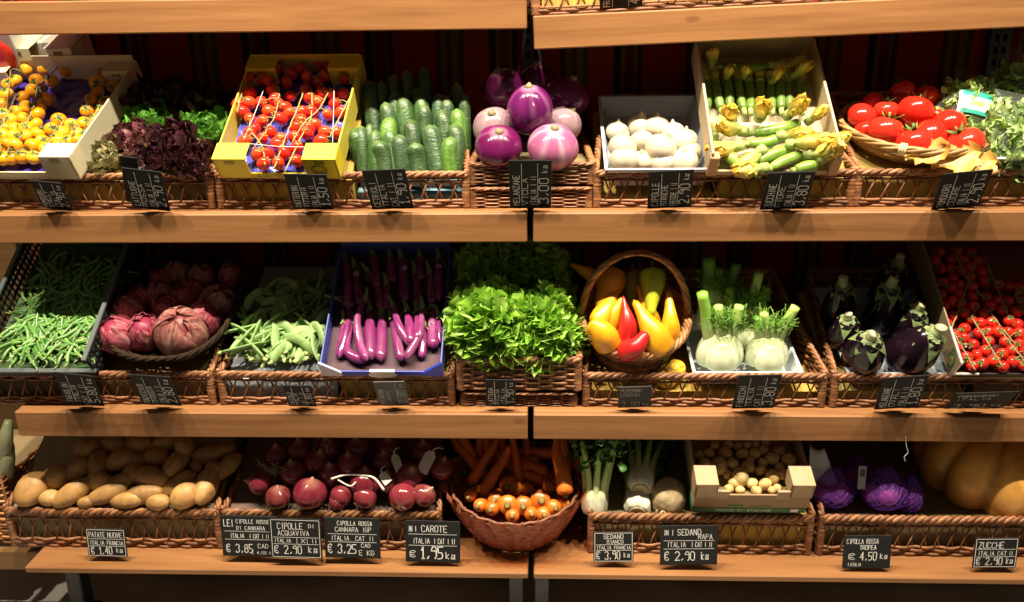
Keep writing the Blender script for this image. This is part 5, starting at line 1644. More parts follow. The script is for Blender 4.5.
# ---- potatoes
ppo = Plane(.122, z3+.124, 34)
lining(B['t3p'], -.277, .277, .014, .078, .375, 25, (.36, .30, .17), M['paper'])
KP = [potato_kit('potato', .046, .031, .029, 10+i, c) for i, c in enumerate(((.42, .235, .072), (.38, .205, .06), (.46, .265, .09)))] + [potato_kit('potato', .036, .032, .030, 15, (.42, .23, .07)), potato_kit('potato', .058, .030, .028, 16, (.38, .21, .065))]
po = [(32,489,17,13,-70,0,'at the far left end of the front row'),(57,477,13,11,-25,1,'round, second from the left and above the front row'),(50,498,10,8,0,0,'small, tucked under the round one at the left'),(79,470,13,10,-30,1,'slanting, behind the round one at the left'),(99,464,15,10,80,2,'upright, in the middle of the left half'),(88,449,11,11,0,2,'round, highest at the left'),
      (72,493,19,10,-35,0,'long and slanting, front row left'),(87,502,9,6,-10,0,'small, low in the front row left of the middle'),(108,493,20,9,-20,0,'long, front row left of the middle'),(128,500,17,8,-5,0,'brightly lit with a dark dent, front row middle'),(119,484,17,9,-25,1,'slanting above the brightly lit one'),(144,494,20,9,-8,1,'long, lying behind the heart shaped one'),(158,502,12,8,5,0,'heart shaped and brightly lit, front row'),
      (152,478,19,11,15,1,'long, in the middle of the second row'),(176,465,16,10,110,2,'upright, third row right of the middle'),(185,480,12,9,-25,1,'small, between the upright one and the right end'),(186,495,14,12,-40,0,'front row, third from the right end'),(207,485,20,11,95,1,'tall, upright near the right end of the front row'),(197,466,8,6,70,2,'tiny, above the tall upright one'),(209,454,17,9,-8,2,'long, lying at the top right'),(185,447,12,10,60,3,'at the top right of the middle'),
      (121,460,15,10,-30,2,'in the third row left of the middle'),(156,457,13,9,10,3,'in the dim third row, middle'),(138,445,15,9,0,3,'in the dim top row, middle'),(113,444,14,9,20,3,'in the dim top row, left'),(137,461,10,8,0,2,'small, in the third row middle'),(228,466,16,8,-45,2,'dim, at the right side wall of the basket'),(165,443,14,9,-20,3,'in the dim top row, right of the middle'),(222,450,14,8,-10,3,'dim, in the top right corner'),(100,482,14,9,10,1,'half hidden in the middle of the left half'),(172,487,13,8,-20,1,'half hidden, right of the middle'),(135,474,13,9,30,2,'half hidden behind the long middle one'),(216,470,12,8,40,2,'half hidden behind the tall upright one')]
for i, (x, y, a, b, an, row, lb) in enumerate(po):
    k = 375.0
    rr = b/k
    p = ppo.hit(x, y, rr*.9+.006)
    aa = math.radians(an)
    xd = (V((1, 0, 0))*math.cos(aa)-ppo.up*math.sin(aa)+ppo.n*.15).normalized()
    z = ppo.n; z = (z-xd*z.dot(xd)).normalized(); yd = z.cross(xd)
    m_ = Matrix((xd, yd, z)).transposed().to_4x4(); m_.translation = p
    j = i % 3 if a/b < 1.9 else 4
    if a/b < 1.2: j = 3
    A = (.046, .046, .046, .036, .058)[j]; Bq = (.031, .031, .031, .032, .030)[j]
    KP[j].place(m_ @ Matrix.Rotation(rnd.uniform(0, 6), 4, 'X') @ Matrix.Diagonal((a/k/A*1.08, b/k/Bq*1.1, b/k/Bq*1.1, 1)), 'potato '+lb, 'potato', None)

# ---- red onions
pro = Plane(.118, z3+.122, 33)
lining(B['t3o'], -.277, .277, .014, .077, .375, 24.5, (.13, .08, .06), M['paper'])
KO = [onion_kit('red_onion', .036, c1, c2, (.42, .22, .15), .9, True, 'gloss') for c1, c2 in (((.12, .010, .020), (.18, .025, .04)), ((.17, .018, .03), (.24, .05, .055)), ((.11, .012, .018), (.22, .06, .045)))]
on = [(260,482,12.5,0,(-.7,-.3,.3),'front left, root pointing left'),(278,497,12,2,(.1,-.2,1),'low in front, left of the largest'),(310,493,16.0,0,(.2,-.2,.9),'largest, front row left of the middle'),(338,501,8.5,1,(-.2,.7,-.5),'small and pink, low in the front row'),(341,496,10.5,1,(.3,.75,.2),'front middle, root end lit'),(365,497,11.5,1,(.5,.5,.4),'front row, under the white cord'),(403,497,13.5,1,(.0,.85,.35),'brightest, root end facing out, front right'),(424,495,11.5,2,(.6,-.2,.7),'front row, rightmost'),(294,472,13.5,2,(-.1,-.2,1),'second row left, coppery'),(318,462,14,0,(.3,-.2,.9),'second row, glossy, above the largest'),(331,474,13,0,(0,-.2,1),'second row, left end of the white cord'),(365,482,15,0,(.1,-.1,1),'second row, behind the white cord'),(410,476,14.5,0,(.2,-.5,.9),'second row, above the brightest one'),(388,481,12,2,(0,-.2,1),'second row, left of the brightest one'),(441,468,12.5,2,(.3,-.2,1),'second row, rightmost, by the white tag'),(350,464,13.5,1,(0,-.2,1),'third row, middle'),(385,462,13,0,(0,-.2,1),'third row, right of the middle'),(277,455,12.5,0,(0,-.2,1),'dim top row, leftmost'),(300,450,13,2,(0,-.2,1),'dim top row, second from the left'),(328,448,13,0,(0,-.2,1),'dim top row, middle left'),(357,448,13,2,(0,-.2,1),'dim top row, middle right'),(390,448,13,0,(0,-.2,1),'dim top row, second from the right'),(424,452,13,2,(0,-.2,1),'dim top row, rightmost')]
for x, y, r_, k, ax, lb in on:
    rr = r_/368
    KO[k].place(aim(pro.hit(x, y, rr+.006), ax, rnd.uniform(0, 6), rr/.036), 'red onion '+lb, 'onion', None)
def cord(pts, r_, lb, col=(.60, .52, .44), pl=None, name='cord', off=.05):
    mb = MB(); mb.col = col
    P = spline([(pl or pro).hit(x, y, off) for x, y in pts], 30)
    mb.tube(P, r_, 6)
    o = link(name, mb.mesh(name, M['cord'])); tag(o, lb, 'cord')
cord([(331,479),(345,475),(360,475),(374,478),(384,490)], .0030, 'thick white cord arching over the middle red onions', off=.085)
cord([(338,480),(350,486),(356,482)], .0022, 'short white cord end beneath the arching cord', off=.082)
def paper_tag(x, y, w_, h_, ang, lb, off, col=(.62, .58, .52), marks=True):
    p = pro.hit(x, y, off)
    k = 1/365
    r = empty('paper_tag', aim(p, (-.1, -.75, .65), 0, 1, (0, 1, 0)) @ Matrix.Rotation(R(ang), 4, 'Z'), lb, 'tag')
    s = MB(); s.col = col
    hw, hh = w_*k/2, h_*k/2
    b0 = len(s.v)
    sh = [(-hw, -hh), (hw, -hh), (hw, hh*.65), (hw*.45, hh), (-hw*.45, hh), (-hw, hh*.65)]
    for z in (0, .0012):
        for q in sh: s.vert((q[0], q[1]+.012*0, z))
    n = 6
    s.f.append(tuple(b0+i for i in range(n))[::-1]); s.f.append(tuple(b0+n+i for i in range(n)))
    for i in range(n): s.f.append((b0+i, b0+(i+1) % n, b0+n+(i+1) % n, b0+n+i))
    link('card', s.mesh('card', M['paper'], False), r)
    s = MB(); s.col = (.62, .56, .48)
    s.tube([(0, hh*.8, .001), (.004, hh*1.25, .006), (.012, hh*1.5, .004), (.02, hh*1.6, -.01)], .0014, 5)
    link('string', s.mesh('string', M['cord']), r)
paper_tag(427, 462, 11, 22, -32, 'white paper tag standing among the red onions, upper right', .075)
paper_tag(397, 463, 8, 17, 18, 'narrow white paper tag left of the larger tag', .075, (.50, .46, .42))
paper_tag(385, 478, 8, 12, 35, 'small crumpled white tag above the onions at centre right', .072, (.5, .47, .43))
# dry roots on the onions
for x, y, lb in ((272, 470, 'tangle of dry onion roots at the left of the onion basket'), (325, 450, 'tangle of dry onion roots at the top of the onion basket')):
    mb = MB(); mb.col = (.32, .25, .12)
    c = pro.hit(x, y, .06)
    for k in range(26):
        p = c+V((rnd.gauss(0, .008), rnd.gauss(0, .004), rnd.gauss(0, .006)))
        mb.tube(spline([p, p+V((rnd.gauss(0, .012), rnd.gauss(0, .008), rnd.gauss(0, .012))), p+V((rnd.gauss(0, .02), rnd.gauss(0, .012), rnd.gauss(0, .02)))], 7), .0007, 4)
    o = link('onion_roots', mb.mesh('onion_roots', M['matte'])); tag(o, lb, 'roots')

# ---- carrots in the basket wrapped in red film
rA = U(449, 500, .10); rB_ = U(581, 512, .10)
cbx = (rA.x+rB_.x)/2
cb = empty('wrapped_basket', TR((cbx, .030+OY, z3+.001), 8, sc=.965), 'basket of carrots wrapped in crinkled red film', 'basket')
RX, RY, HH = .172, .15, .135
def bowl(a, t):
    k = lerp(.66, 1.0, t**.8)
    c, s_ = math.cos(a), math.sin(a)
    return V((RX*k*c, RY+RY*k*s_, HH*t + (.012*(c*c) + .0*max(0, s_))*t))
mb = MB()
for j in range(13):
    t = (j+.5)/13; mb.col = mix((.16, .06, .03), (.34, .15, .07), rnd.random())
    mb.tube([bowl(2*PI*i/80, t)*1.0+V((.003*math.sin(i*PI/2+j*PI)*math.cos(2*PI*i/80), .003*math.sin(i*PI/2+j*PI)*math.sin(2*PI*i/80), 0)) for i in range(81)], .0042, 5)
link('woven_bowl', mb.mesh('woven_bowl', M['wicker']), cb)
mb = MB(); mb.col = (.22, .09, .04)
for i in range(26): mb.tube([bowl(2*PI*i/26, t) for t in (0, .3, .6, 1.0)], .0035, 5)
b0 = len(mb.v)
for i in range(30): mb.vert(bowl(2*PI*i/30, 0)+V((0, 0, .002)))
mb.f.append(tuple(range(b0, b0+30)))
link('ribs', mb.mesh('ribs', M['wicker']), cb)
mb = MB(); mb.col = (1, .4, .3)
def wrap(u, v):
    a = 2*PI*u
    t = v*1.05
    p = bowl(a, min(t, 1.05))
    c = V((0, RY, p.z)); d = p-c
    cr = .006*math.sin(a*23+5*n3(u*6, v*2))*(.3+v*.7)+.004*n3(u*60, v*4)
    d = d*(1.10+.02*(v > .9))+d.normalized()*cr
    return V((d.x, RY+d.y, p.z+.004+.006*n3(u*30, v*2)*(v > .8)))
mb.grid(180, 14, wrap, cu=True)
link('red_film', mb.mesh('red_film', film('red film', (.60, .20, .12), .60, .14, .9, 30, (1.0, .60, .50))), cb)
KCA = []
for i, ln in enumerate((.15, .17)):
    K = Kit('carrot'); c1, c2 = ((.58, .135, .012), (.64, .18, .022)) if i == 0 else ((.54, .12, .010), (.58, .15, .016))
    K.root(veg_tube([(0, 0, 0), (.002, 0, -ln*.4), (-.003, .002, -ln*.75), (.004, 0, -ln)], lambda u: .0185*(1-.62*u**1.1)*capsule(u, .09, .06), 16, lambda u, k, i=i, c1=c1, c2=c2: mix(c1, c2, .5+.8*n3(u*22, k*3, i)), None, '', segs=26, prof=lambda u, a: 1+.02*math.sin(u*70+3*n3(a, u))), M['satin'])
    mb = MB(); mb.col = (.30, .26, .06)
    mb.lathe([(.0066, -.0012), (.0062, .0010), (.0048, .0008), (.0042, .0030), (.002, .0026)], 12, None, lambda u, a: (.12, .08, .02) if .2 < u < .6 else (.34, .25, .06))
    K.part('crown', mb, M['matte'], label='greenish cut crown')
    KCA.append(K)
def carrot(x, y, Y, ax, r_, lb, ln=1.0):
    """ax points out of the crown."""
    p = U(440+x*.2326, 430+y*.2326, Y)
    sc = r_*.2326/375/.0178*1.2
    KCA[int(x) % 2].place(aim(p, ax, rnd.uniform(0, 6), (sc, sc, ln)), 'carrot '+lb, 'carrot', None)
ca = [(232,302,.10,(-.15,-.85,.35),28,'crown facing out, first of the lit upper row from the left'),(290,325,.085,(0,-.9,.35),34,'crown facing out, second of the lit row'),(358,330,.085,(.05,-.9,.35),33,'crown facing out, third of the lit row'),(437,305,.095,(.1,-.85,.4),36,'crown facing out, the highest of the lit row'),(540,285,.10,(.15,-.6,-.75),30,'hanging down at the right, tip end lit'),
      (498,338,.082,(.3,-.85,.3),27,'lit, low at the right by the film edge'),(395,362,.072,(.1,-.85,.4),25,'low at the film edge, right of the middle'),(310,370,.070,(-.05,-.85,.4),25,'low at the film edge, left of the middle'),(450,366,.072,(.15,-.85,.4),26,'low at the film edge, second from the right'),(215,345,.078,(-.2,-.85,.3),25,'low at the film edge, second from the left'),(160,330,.085,(-.35,-.8,.3),23,'low at the film edge, leftmost'),(120,290,.11,(-.3,-.8,.2),22,'dim, upright against the left wall'),
      (287,247,.16,(-.1,-.9,.3),34,'dim, stout crown behind the lit row'),(180,285,.15,(-.5,-.45,-.75),24,'dim, slanting down to the left'),(192,205,.20,(.6,-.5,-.5),24,'dim, slanting down to the right with a ringed crown'),(345,245,.20,(.15,-.3,-.95),18,'dim, hanging with its thin end down in the middle'),(495,245,.16,(.0,-.8,.1),24,'dim, short, right of the middle'),(470,190,.22,(.85,-.35,-.25),22,'dim, lying to the right, lower one'),(450,222,.20,(.9,-.35,-.2),20,'dim, lying to the right, below another'),(545,240,.19,(.05,-.25,-.97),20,'dim, upright at the right side'),(585,200,.22,(-.1,-.25,-.97),22,'dim, upright at the far right'),(500,100,.26,(.9,-.3,.1),22,'dim, lying across the top'),(230,200,.26,(.0,-.2,-.98),18,'dim, upright at the back left'),(275,190,.27,(.05,-.2,-.98),18,'dim, upright at the back middle'),(160,170,.26,(-.1,-.2,-.98),18,'dim, upright at the far back left'),(400,200,.26,(.2,-.3,-.9),18,'dim, behind the two lying ones')]
ca += [(330,255,.15,(.1,-.9,.3),24,'dim, small crown right of the stout one'),(385,262,.14,(.2,-.9,.3),22,'dim, small crown above the lit third one'),(130,235,.18,(-.5,-.5,-.7),22,'dim, slanting at the far left'),(245,290,.12,(-.1,-.9,.3),22,'dim, just above the first lit one'),(470,255,.14,(.1,-.9,.2),20,'dim, crown right of the highest lit one'),(560,330,.10,(.5,-.8,.2),20,'dim, at the right edge below the hanging one'),
 (320,120,.27,(.0,-.3,.95),20,'dim, standing at the back, centre left'),(370,110,.27,(.05,-.3,.95),20,'dim, standing at the back, centre'),(430,130,.25,(.8,-.3,.2),20,'dim, lying high at the back right'),(210,130,.26,(.1,-.3,-.95),20,'dim, hanging at the back left'),(150,130,.24,(.5,-.4,-.7),20,'dim, slanting at the back left corner'),(530,150,.25,(0,-.3,-.95),20,'dim, hanging at the back right'),(390,165,.23,(.85,-.3,-.2),20,'dim, lying behind the hanging thin one')]
for x, y, Y, ax, r_, lb in ca: carrot(x, y, Y, ax, r_, lb)
# hidden heap the carrots lie on
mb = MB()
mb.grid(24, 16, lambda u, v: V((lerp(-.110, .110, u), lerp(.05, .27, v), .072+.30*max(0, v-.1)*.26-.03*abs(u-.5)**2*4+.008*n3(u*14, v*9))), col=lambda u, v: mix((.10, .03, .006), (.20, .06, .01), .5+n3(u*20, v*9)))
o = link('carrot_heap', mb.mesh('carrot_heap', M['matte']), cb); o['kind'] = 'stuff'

# ---- celery, celery roots
pce = Plane(.09, z3+.118, 30)
lining(B['t3c'], -.277, .0, .014, .070, .375, 14, (.20, .16, .07), M['paper'])
lining(B['t3c'], .0, .277, .014, .080, .33, 17.5, yl, M['paper'])
def celery(x, y, Y, r_, ax, ln, lb, ns, sd, white=.35):
    r2 = random.Random(sd)
    p = U(575+x*.2326, 430+y*.2326, Y)
    r = empty('celery', aim(p, ax, 0, 1, (0, 1, 0)), lb, 'celery')
    k = r_/.03
    mb = MB()
    mb.lathe([(.018*k, -.004), (.020*k, -.0045), (.025*k, -.001), (.0300*k, .010), (.031*k, .03), (.029*k, .055), (.024*k, .065)], 24, lambda p, u, a: V((p.x*(1+.07*math.cos(7*a)), p.y*.92*(1+.07*math.cos(7*a+1)), p.z)), lambda u, a: mix((.50, .46, .30) if u < .2 else (.64, .64, .50), (.50, .60, .30), sst(.6, 1, u)))
    link('base', mb.mesh('base', M['satin']), r)
    mb = MB()
    mb.lathe([(.0005, -.0062), (.014*k, -.0068), (.0185*k, -.0055), (.018*k, -.003)], 18, None, lambda u, a: mix((.36, .27, .13), (.55, .46, .28), u))
    link('root_cut', mb.mesh('root_cut', M['matte']), r)
    tips = []
    for i in range(ns):
        a = 2*PI*i/ns; d = V((math.cos(a), math.sin(a)*.85, 0))
        P_ = spline([d*.016*k+V((0, 0, .012)), d*.021*k+V((0, 0, .055)), d*.028*k+V((0, 0, ln*.5)), d*(.040+.02*r2.random())*k+V((0, 0, ln*r2.uniform(.85, 1.0)))], 14)
        mb = MB(); mb.tube(P_, [.0105*k*(1-.45*j/13) for j in range(14)], 9, lambda u, q: mix(mix((.76, .78, .60), (.50, .62, .24), sst(.05, white, u)), (.20, .38, .06), sst(white, .95, u)), True, 1.0, lambda u, a: 1+.07*math.cos(a*6))
        link('stalk', mb.mesh('stalk', M['satin']), r)
        tips.append(P_[-1]); tips.append(P_[-3])
    mb = MB()
    for t in tips: leafy_kit_small(mb, t+V((0, 0, .01)), 14, .020, (.035, .10, .018), r2, spread=.017)
    link('leaves', mb.mesh('leaves', M['leaf']), r)
celery(80, 352, .115, .033, (.06, .22, .97), .21, 'tall celery with a white base beside the carrots', 8, 1, .45)
celery(268, 348, .100, .034, (.12, .93, .32), .20, 'white celery base lying below another one', 8, 2)
celery(282, 250, .125, .034, (.14, .93, .30), .19, 'white celery base stacked on top of the lower one', 8, 3)
p = U(575+400*.2326, 430+288*.2326, .135)
K = Kit('celery_root')
mb = MB()
mb.ball((0, 0, 0), (.047, .045, .052), 40, 30, lambda u, a: mix((.34, .25, .13), (.48, .39, .23), .5+.9*n3(math.cos(a)*7, math.sin(a)*7, u*12)))
mb.v = [tuple(V(q)*(1+.06*n3(q[0]*30, q[1]*30, q[2]*30)+.05*n3(q[0]*90, q[1]*90, q[2]*90))) for q in mb.v]
K.root(mb, M['peel'])
mb = MB(); r2 = random.Random(5)
for i in range(40):
    a = r2.uniform(0, 2*PI); d = V((math.cos(a), math.sin(a)*.9, r2.uniform(-1.0, -.45))).normalized()*.047
    mb.col = mix((.40, .30, .16), (.55, .45, .28), r2.random())
    mb.tube([d*.97, d*1.06+V((r2.gauss(0, .003), 0, -.003)), d*1.1+V((r2.gauss(0, .006), r2.gauss(0, .004), -.008))], [.0022, .0014, .0006], 5)
K.part('rootlets', mb, M['matte'])
K.place(aim(p, (.05, .1, 1)), 'round rough beige celery root between the celery and the potato box', 'celery root')

# ---- printed box of small potatoes
pbx = Plane(.080, z3+.124, 24)
X0, X1 = pbx.hit(692, 515).x, pbx.hit(805, 513).x
bw = X1-X0
kraft = (.30, .20, .11)
bx = crate('potato_box', bw, .34, .108, .072, .13, TR(((X0+X1)/2, .080+OY, z3+.124), 24), 'brown cardboard box printed with a green band, holding small potatoes', kraft, (.36, .25, .14), None, mat='paper', th=.005)
s = MB(); s.col = (.012, .14, .05)
s.box(-bw/2+.001, bw/2-.001, -.0012, .0005, .002, .020); link('green_band', s.mesh('green_band', M['card'], False), bx)['label'] = 'dark green printed band'
s = MB(); s.col = (.012, .14, .05); s.box(-bw/2-.0012, -bw/2+.0005, .0, .335, .002, .026); link('green_band', s.mesh('green_band', M['card'], False), bx)['label'] = 'dark green printed band'
s = MB(); s.col = (.05, .22, .06); s.lathe([(.0001, .0), (.021, .0003), (.021, .0)], 20, lambda p, u, a: V((p.x-.035, -.0012-p.z, p.y*.18+.028))); s.box(.0, .05, -.0012, 0, .0265, .0285); link('green_print', s.mesh('green_print', M['card'], False), bx)
s = MB(); s.col = (.72, .72, .62); s.box(bw/2-.038, bw/2-.020, -.0020, -.0010, .005, .017); link('white_label', s.mesh('white_label', M['card'], False), bx)
for sx in (-1, 1):
    s = MB(); s.col = (.40, .29, .165)
    x0, x1 = sx*bw/2, sx*(bw/2-.050)
    a, b = min(x0, x1)-.002, max(x0, x1)+.002
    s.box(a, b, -.003, .004, .066, .116, None, .001); s.box(a, b, -.003, .055, .114, .118, None, .001)
    xi = sx*(bw/2-.050); xj = sx*(bw/2-.082)
    s.box(min(xi, xj), max(xi, xj), -.003, .004, .06, .090, None, .001)
    s.box(a, a+.004, -.003, .055, .066, .116); s.box(b-.004, b, -.003, .055, .066, .116)
    link('corner_flap', s.mesh('corner_flap', M['paper'], False), bx)
tissue(bx, -bw/2+.008, bw/2-.008, .008, .33, .046, (.20, .14, .05), .006, 20, name='liner', mat='paper', nx=16, ny=16)
sp = [(212,152,35,'tall, at the left of the second row'),(238,98,27,'back row, left of the middle'),(270,145,25,'second row, round, left of the middle'),(310,100,25,'back row, middle'),(335,158,28,'second row middle, wide'),(366,100,24,'back row, right of the middle'),(302,200,36,'tall, just behind the left half of the front'),(275,228,22,'front row, third from the left'),(352,228,23,'front row, middle'),(408,232,25,'front row, brightest'),(438,200,30,'tall, just behind the brightest one'),(440,122,29,'back right, round'),(466,92,26,'back row, second from the right'),(512,130,30,'at the right wall, large'),(400,138,20,'second row, small'),(388,172,22,'third row, small, in the middle'),(254,252,18,'front row, small, leftmost'),(302,258,18,'front row, low, second from the left'),(372,260,20,'front row, low, right of the middle'),(460,250,18,'front row, rightmost'),(148,145,26,'at the left wall, dim'),(122,108,22,'back left corner, dim'),(168,100,22,'back row, second from the left, dim'),(190,66,20,'top row, leftmost, dim'),(250,62,20,'top row, second from the left, dim'),(290,70,19,'top row, third from the left, dim'),(330,64,19,'top row, fourth from the left, dim'),(366,62,19,'top row, fifth from the left, dim'),(410,60,19,'top row, rightmost, dim'),(402,86,22,'back row, between two round ones'),(482,190,24,'right side, third row'),(470,160,20,'right side, second row, half hidden'),(345,128,18,'between the back row and the wide one'),(246,190,20,'small, behind the tall left one'),(436,258,16,'front row, small, beside the rightmost')]
KSP = [potato_kit('small_potato', .022, .019, .019, 50+i, c) for i, c in enumerate(((.62, .45, .18), (.58, .40, .15), (.66, .49, .21)))]
psp = Plane(.080, z3+.178, 24)
for i, (x, y, r_, lb) in enumerate(sp):
    rr = r_*.2326/365
    an = R(90 if 'tall' in lb else rnd.uniform(-40, 40))
    p = psp.hit(670+x*.2326, 430+y*.2326, rr*.9)
    xd = (V((1, 0, 0))*math.cos(an)+psp.up*math.sin(an)).normalized(); z = psp.n; yd = z.cross(xd)
    m_ = Matrix((xd, yd, z)).transposed().to_4x4(); m_.translation = p
    KSP[i % 3].place(m_ @ Matrix.Diagonal((rr/.0205,)*3+(1,)), 'small potato '+lb, 'potato', None)

# ---- red onions in purple net bags
NET = film('purple net', (.20, .06, .42), .78, .35, .6, 60, (.72, .55, .90))
KNO = [onion_kit('red_onion', .034, (.55, .12, .20), (.62, .22, .28), (.50, .30, .25), .9, False, 'gloss')]
lining(B['t3j'], -.277, .277, .014, .072, .375, 4, (.16, .12, .05), M['paper'])
def net_bag(px, py, Y, rx, ry, rz, lb, onions, sd, nk=None):
    c = U(px, py, Y)
    r = empty('net_bag', Matrix.Translation(c), lb, 'net bag')
    mb = MB(); mb.col = (.2, .05, .5)
    r2 = random.Random(sd)
    pk = nk or (0, -.2, 1)
    def fn(p, u, a):
        q = V((p.x*rx, p.y*ry, p.z*rz))
        f = 1+.08*math.sin(a*9+sd)*u+.10*n3(q.x*25+sd, q.y*25, q.z*25)
        e = sst(.78, 1, u)
        q = V((q.x*f*(1-.3*e), q.y*f*(1-.3*e), q.z))
        return q+V(pk)*e*.03
    mb.lathe([(max(.001, math.sin(PI*(.02+.96*i/20))**.85), -math.cos(PI*(.02+.96*i/20))) for i in range(21)], 40, fn)
    link('net', mb.mesh('net', NET), r)
    mb = MB(); mb.col = (.15, .04, .32)
    for k in range(15):
        for sg in (-1, 1):
            pts = []
            for i in range(15):
                u = .06+.88*i/14; a = 2*PI*k/15+sg*u*3.0
                pr = (math.sin(PI*u)**.85, -math.cos(PI*u))
                pts.append(fn(V((pr[0]*math.cos(a), pr[0]*math.sin(a), pr[1])), u, a)*1.01)
            mb.tube(pts, .0007, 3, None, False)
    link('mesh_threads', mb.mesh('mesh_threads', M['plastic']), r)
    for (x, y, rr, ax, l2) in onions:
        p = c+V((x, -ry*.15 if False else y, rr[1]))
        KNO[0].place(aim(p, ax, r2.uniform(0, 6), rr[0]/.034), l2, 'onion', None)
    return r
net_bag(884, 491, .130, .056, .052, .044, 'purple net bag with the brightly lit onion, behind the basket rim', ((.004, -.010, (.030, -.004), (.2, .3, .8), 'brightly lit red onion inside the front purple net bag'), (-.028, .006, (.024, -.008), (-.4, 0, .8), 'red onion at the left inside the front purple net bag'), (.033, .010, (.022, -.004), (.5, .2, .8), 'red onion at the right inside the front purple net bag')), 1)
net_bag(908, 496, .135, .036, .04, .036, 'small purple net bag end right of the brightly lit onion', ((.004, 0, (.024, 0), (.3, -.5, .7), 'red onion inside the small purple net bag end'),), 5)
net_bag(832, 490, .145, .054, .05, .040, 'purple net bag beside the cardboard potato box', ((.014, -.005, (.030, -.003), (.2, -.2, .9), 'red onion at the right inside the net bag by the potato box'), (-.028, .0, (.024, -.004), (-.3, .1, .8), 'red onion at the left inside the net bag by the potato box')), 2)
net_bag(854, 478, .22, .06, .05, .042, 'purple net bag in the shade behind the two front bags', ((.0, -.005, (.030, -.003), (.2, -.2, .9), 'red onion inside the shaded purple net bag'),), 3)
# labels of the bags
s = MB(); s.col = (.50, .50, .50)
c = U(826, 474, .14)
s.grid(8, 8, lambda u, v: V((lerp(-.040, .036, u)*(1-.55*v)+.0-.022*v, .004*math.sin(u*5)+.02*v, lerp(-.036, .066, v)-.010*math.sin(u*3))), col=lambda u, v: (.42, .43, .44) if not (.45 < v < .62 and .2 < u < .8) else (.30, .30, .32))
o = link('bag_label', s.mesh('bag_label', M['card']), None, Matrix.Translation(c)); tag(o, 'grey white plastic label standing up from the net bag by the potato box', 'label')
mo = o.modifiers.new('t', 'SOLIDIFY'); mo.thickness = .0008
s = MB(); s.col = (.40, .40, .40)
c = U(862, 478, .13)
s.box(-.010, .010, -.001, .001, -.028, .030, None, .0005)
s.col = (.10, .10, .12); s.box(-.006, .006, -.0018, -.0008, .004, .022)
o = link('bag_label', s.mesh('bag_label', M['card'], False), None, Matrix.Translation(c) @ Euler((R(-18), R(4), 0)).to_matrix().to_4x4()); tag(o, 'narrow white printed label above the front purple net bag', 'label')
# strand hanging from the shelf above
P0 = U(905, 441, -OY-.003)
mb = MB(); mb.col = (.55, .48, .38)
mb.tube(spline([P0+V((0, 0, .012)), P0+V((.004, -.002, -.012)), P0+V((.010, -.002, -.030)), P0+V((.004, 0, -.042)), P0+V((.008, 0, -.055))], 16), .0010, 5)
o = link('loose_string', mb.mesh('loose_string', M['cord'])); tag(o, 'short loose string hanging from the shelf rail above the pumpkin', 'string')

# ---- pumpkin
pc = U(993, 482, .235)
K = Kit('pumpkin')
mb = MB()
RP, HP = .195, .125
NR = 10
def pk(p, u, a):
    g = abs(math.sin(a*NR/2+.30))**.55
    k = .82+.18*g
    return V((p.x*k, p.y*k, p.z*(.94+.06*g)))
pr = []
for i in range(33):
    t = PI*(.02+.96*i/32)
    rr = math.sin(t)**.75*RP; z = -math.cos(t)*HP
    z -= .030*math.exp(-(rr/(.32*RP))**2)*(1 if i > 16 else -1)
    pr.append((max(.002, rr), z))
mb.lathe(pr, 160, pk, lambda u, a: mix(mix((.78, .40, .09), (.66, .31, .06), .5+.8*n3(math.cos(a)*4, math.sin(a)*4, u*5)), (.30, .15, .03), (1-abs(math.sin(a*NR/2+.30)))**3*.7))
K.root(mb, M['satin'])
mb = MB(); mb.col = (.24, .20, .09)
mb.tube(spline([(0, 0, HP*.72), (.004, 0, HP*.98), (.016, .004, HP*1.16), (.034, .006, HP*1.22)], 10), [.030, .020, .017, .017, .017, .016, .016, .016, .017, .018], 12, None, True, 1.0, lambda u, a: 1+.12*math.cos(5*a))
K.part('stem', mb, M['matte'])
K.place(TR((pc.x+.01, .272+OY, z3+.158), 8, 4, 29), 'large ribbed orange pumpkin at the right end of the bottom shelf', 'pumpkin')

# ---- neighbouring display at the far left
s = MB(); s.box(-.42, .10, -.012, .012, -.030, .030, None, .003)
e1 = U(33, 551, .12)
o = link('wooden_beam', s.mesh('wooden_beam', M['pine_dark'], False), None, TR((e1.x-.10, .145+OY, .185))); tag(o, 'low wooden beam of the neighbouring stand at the far left', 'beam')
s = MB(); s.box(-.42, -.38, -.012, .012, -.185, -.0305); s.box(-.14, -.10, -.012, .012, -.185, -.0305); link('beam_leg', s.mesh('beam_leg', M['pine_dark'], False), o)
nb = empty('neighbour_basket', TR((U(4, 500, .16).x-.10, .16+OY, .222)), 'pale wicker basket of leafy vegetables at the far left edge', 'basket')
mb = MB()
weave(mb, lambda q, t: V((lerp(-.2, .105, q), 0, .20*t)), V((0, 1, 0)), .3, 22)
weave(mb, lambda q, t: V((.105, .3*q, .20*t)), V((1, 0, 0)), .3, 22)
mb.c = [tuple(min(1, x*1.6) for x in c) for c in mb.c]
link('woven_side', mb.mesh('woven_side', M['wicker']), nb)
mb = MB(); mb.col = (.4, .3, .15); mb.box(-.2, .1, .004, .3, 0, .19); link('filling', mb.mesh('filling', M['paper'], False), nb)
r2 = random.Random(3)
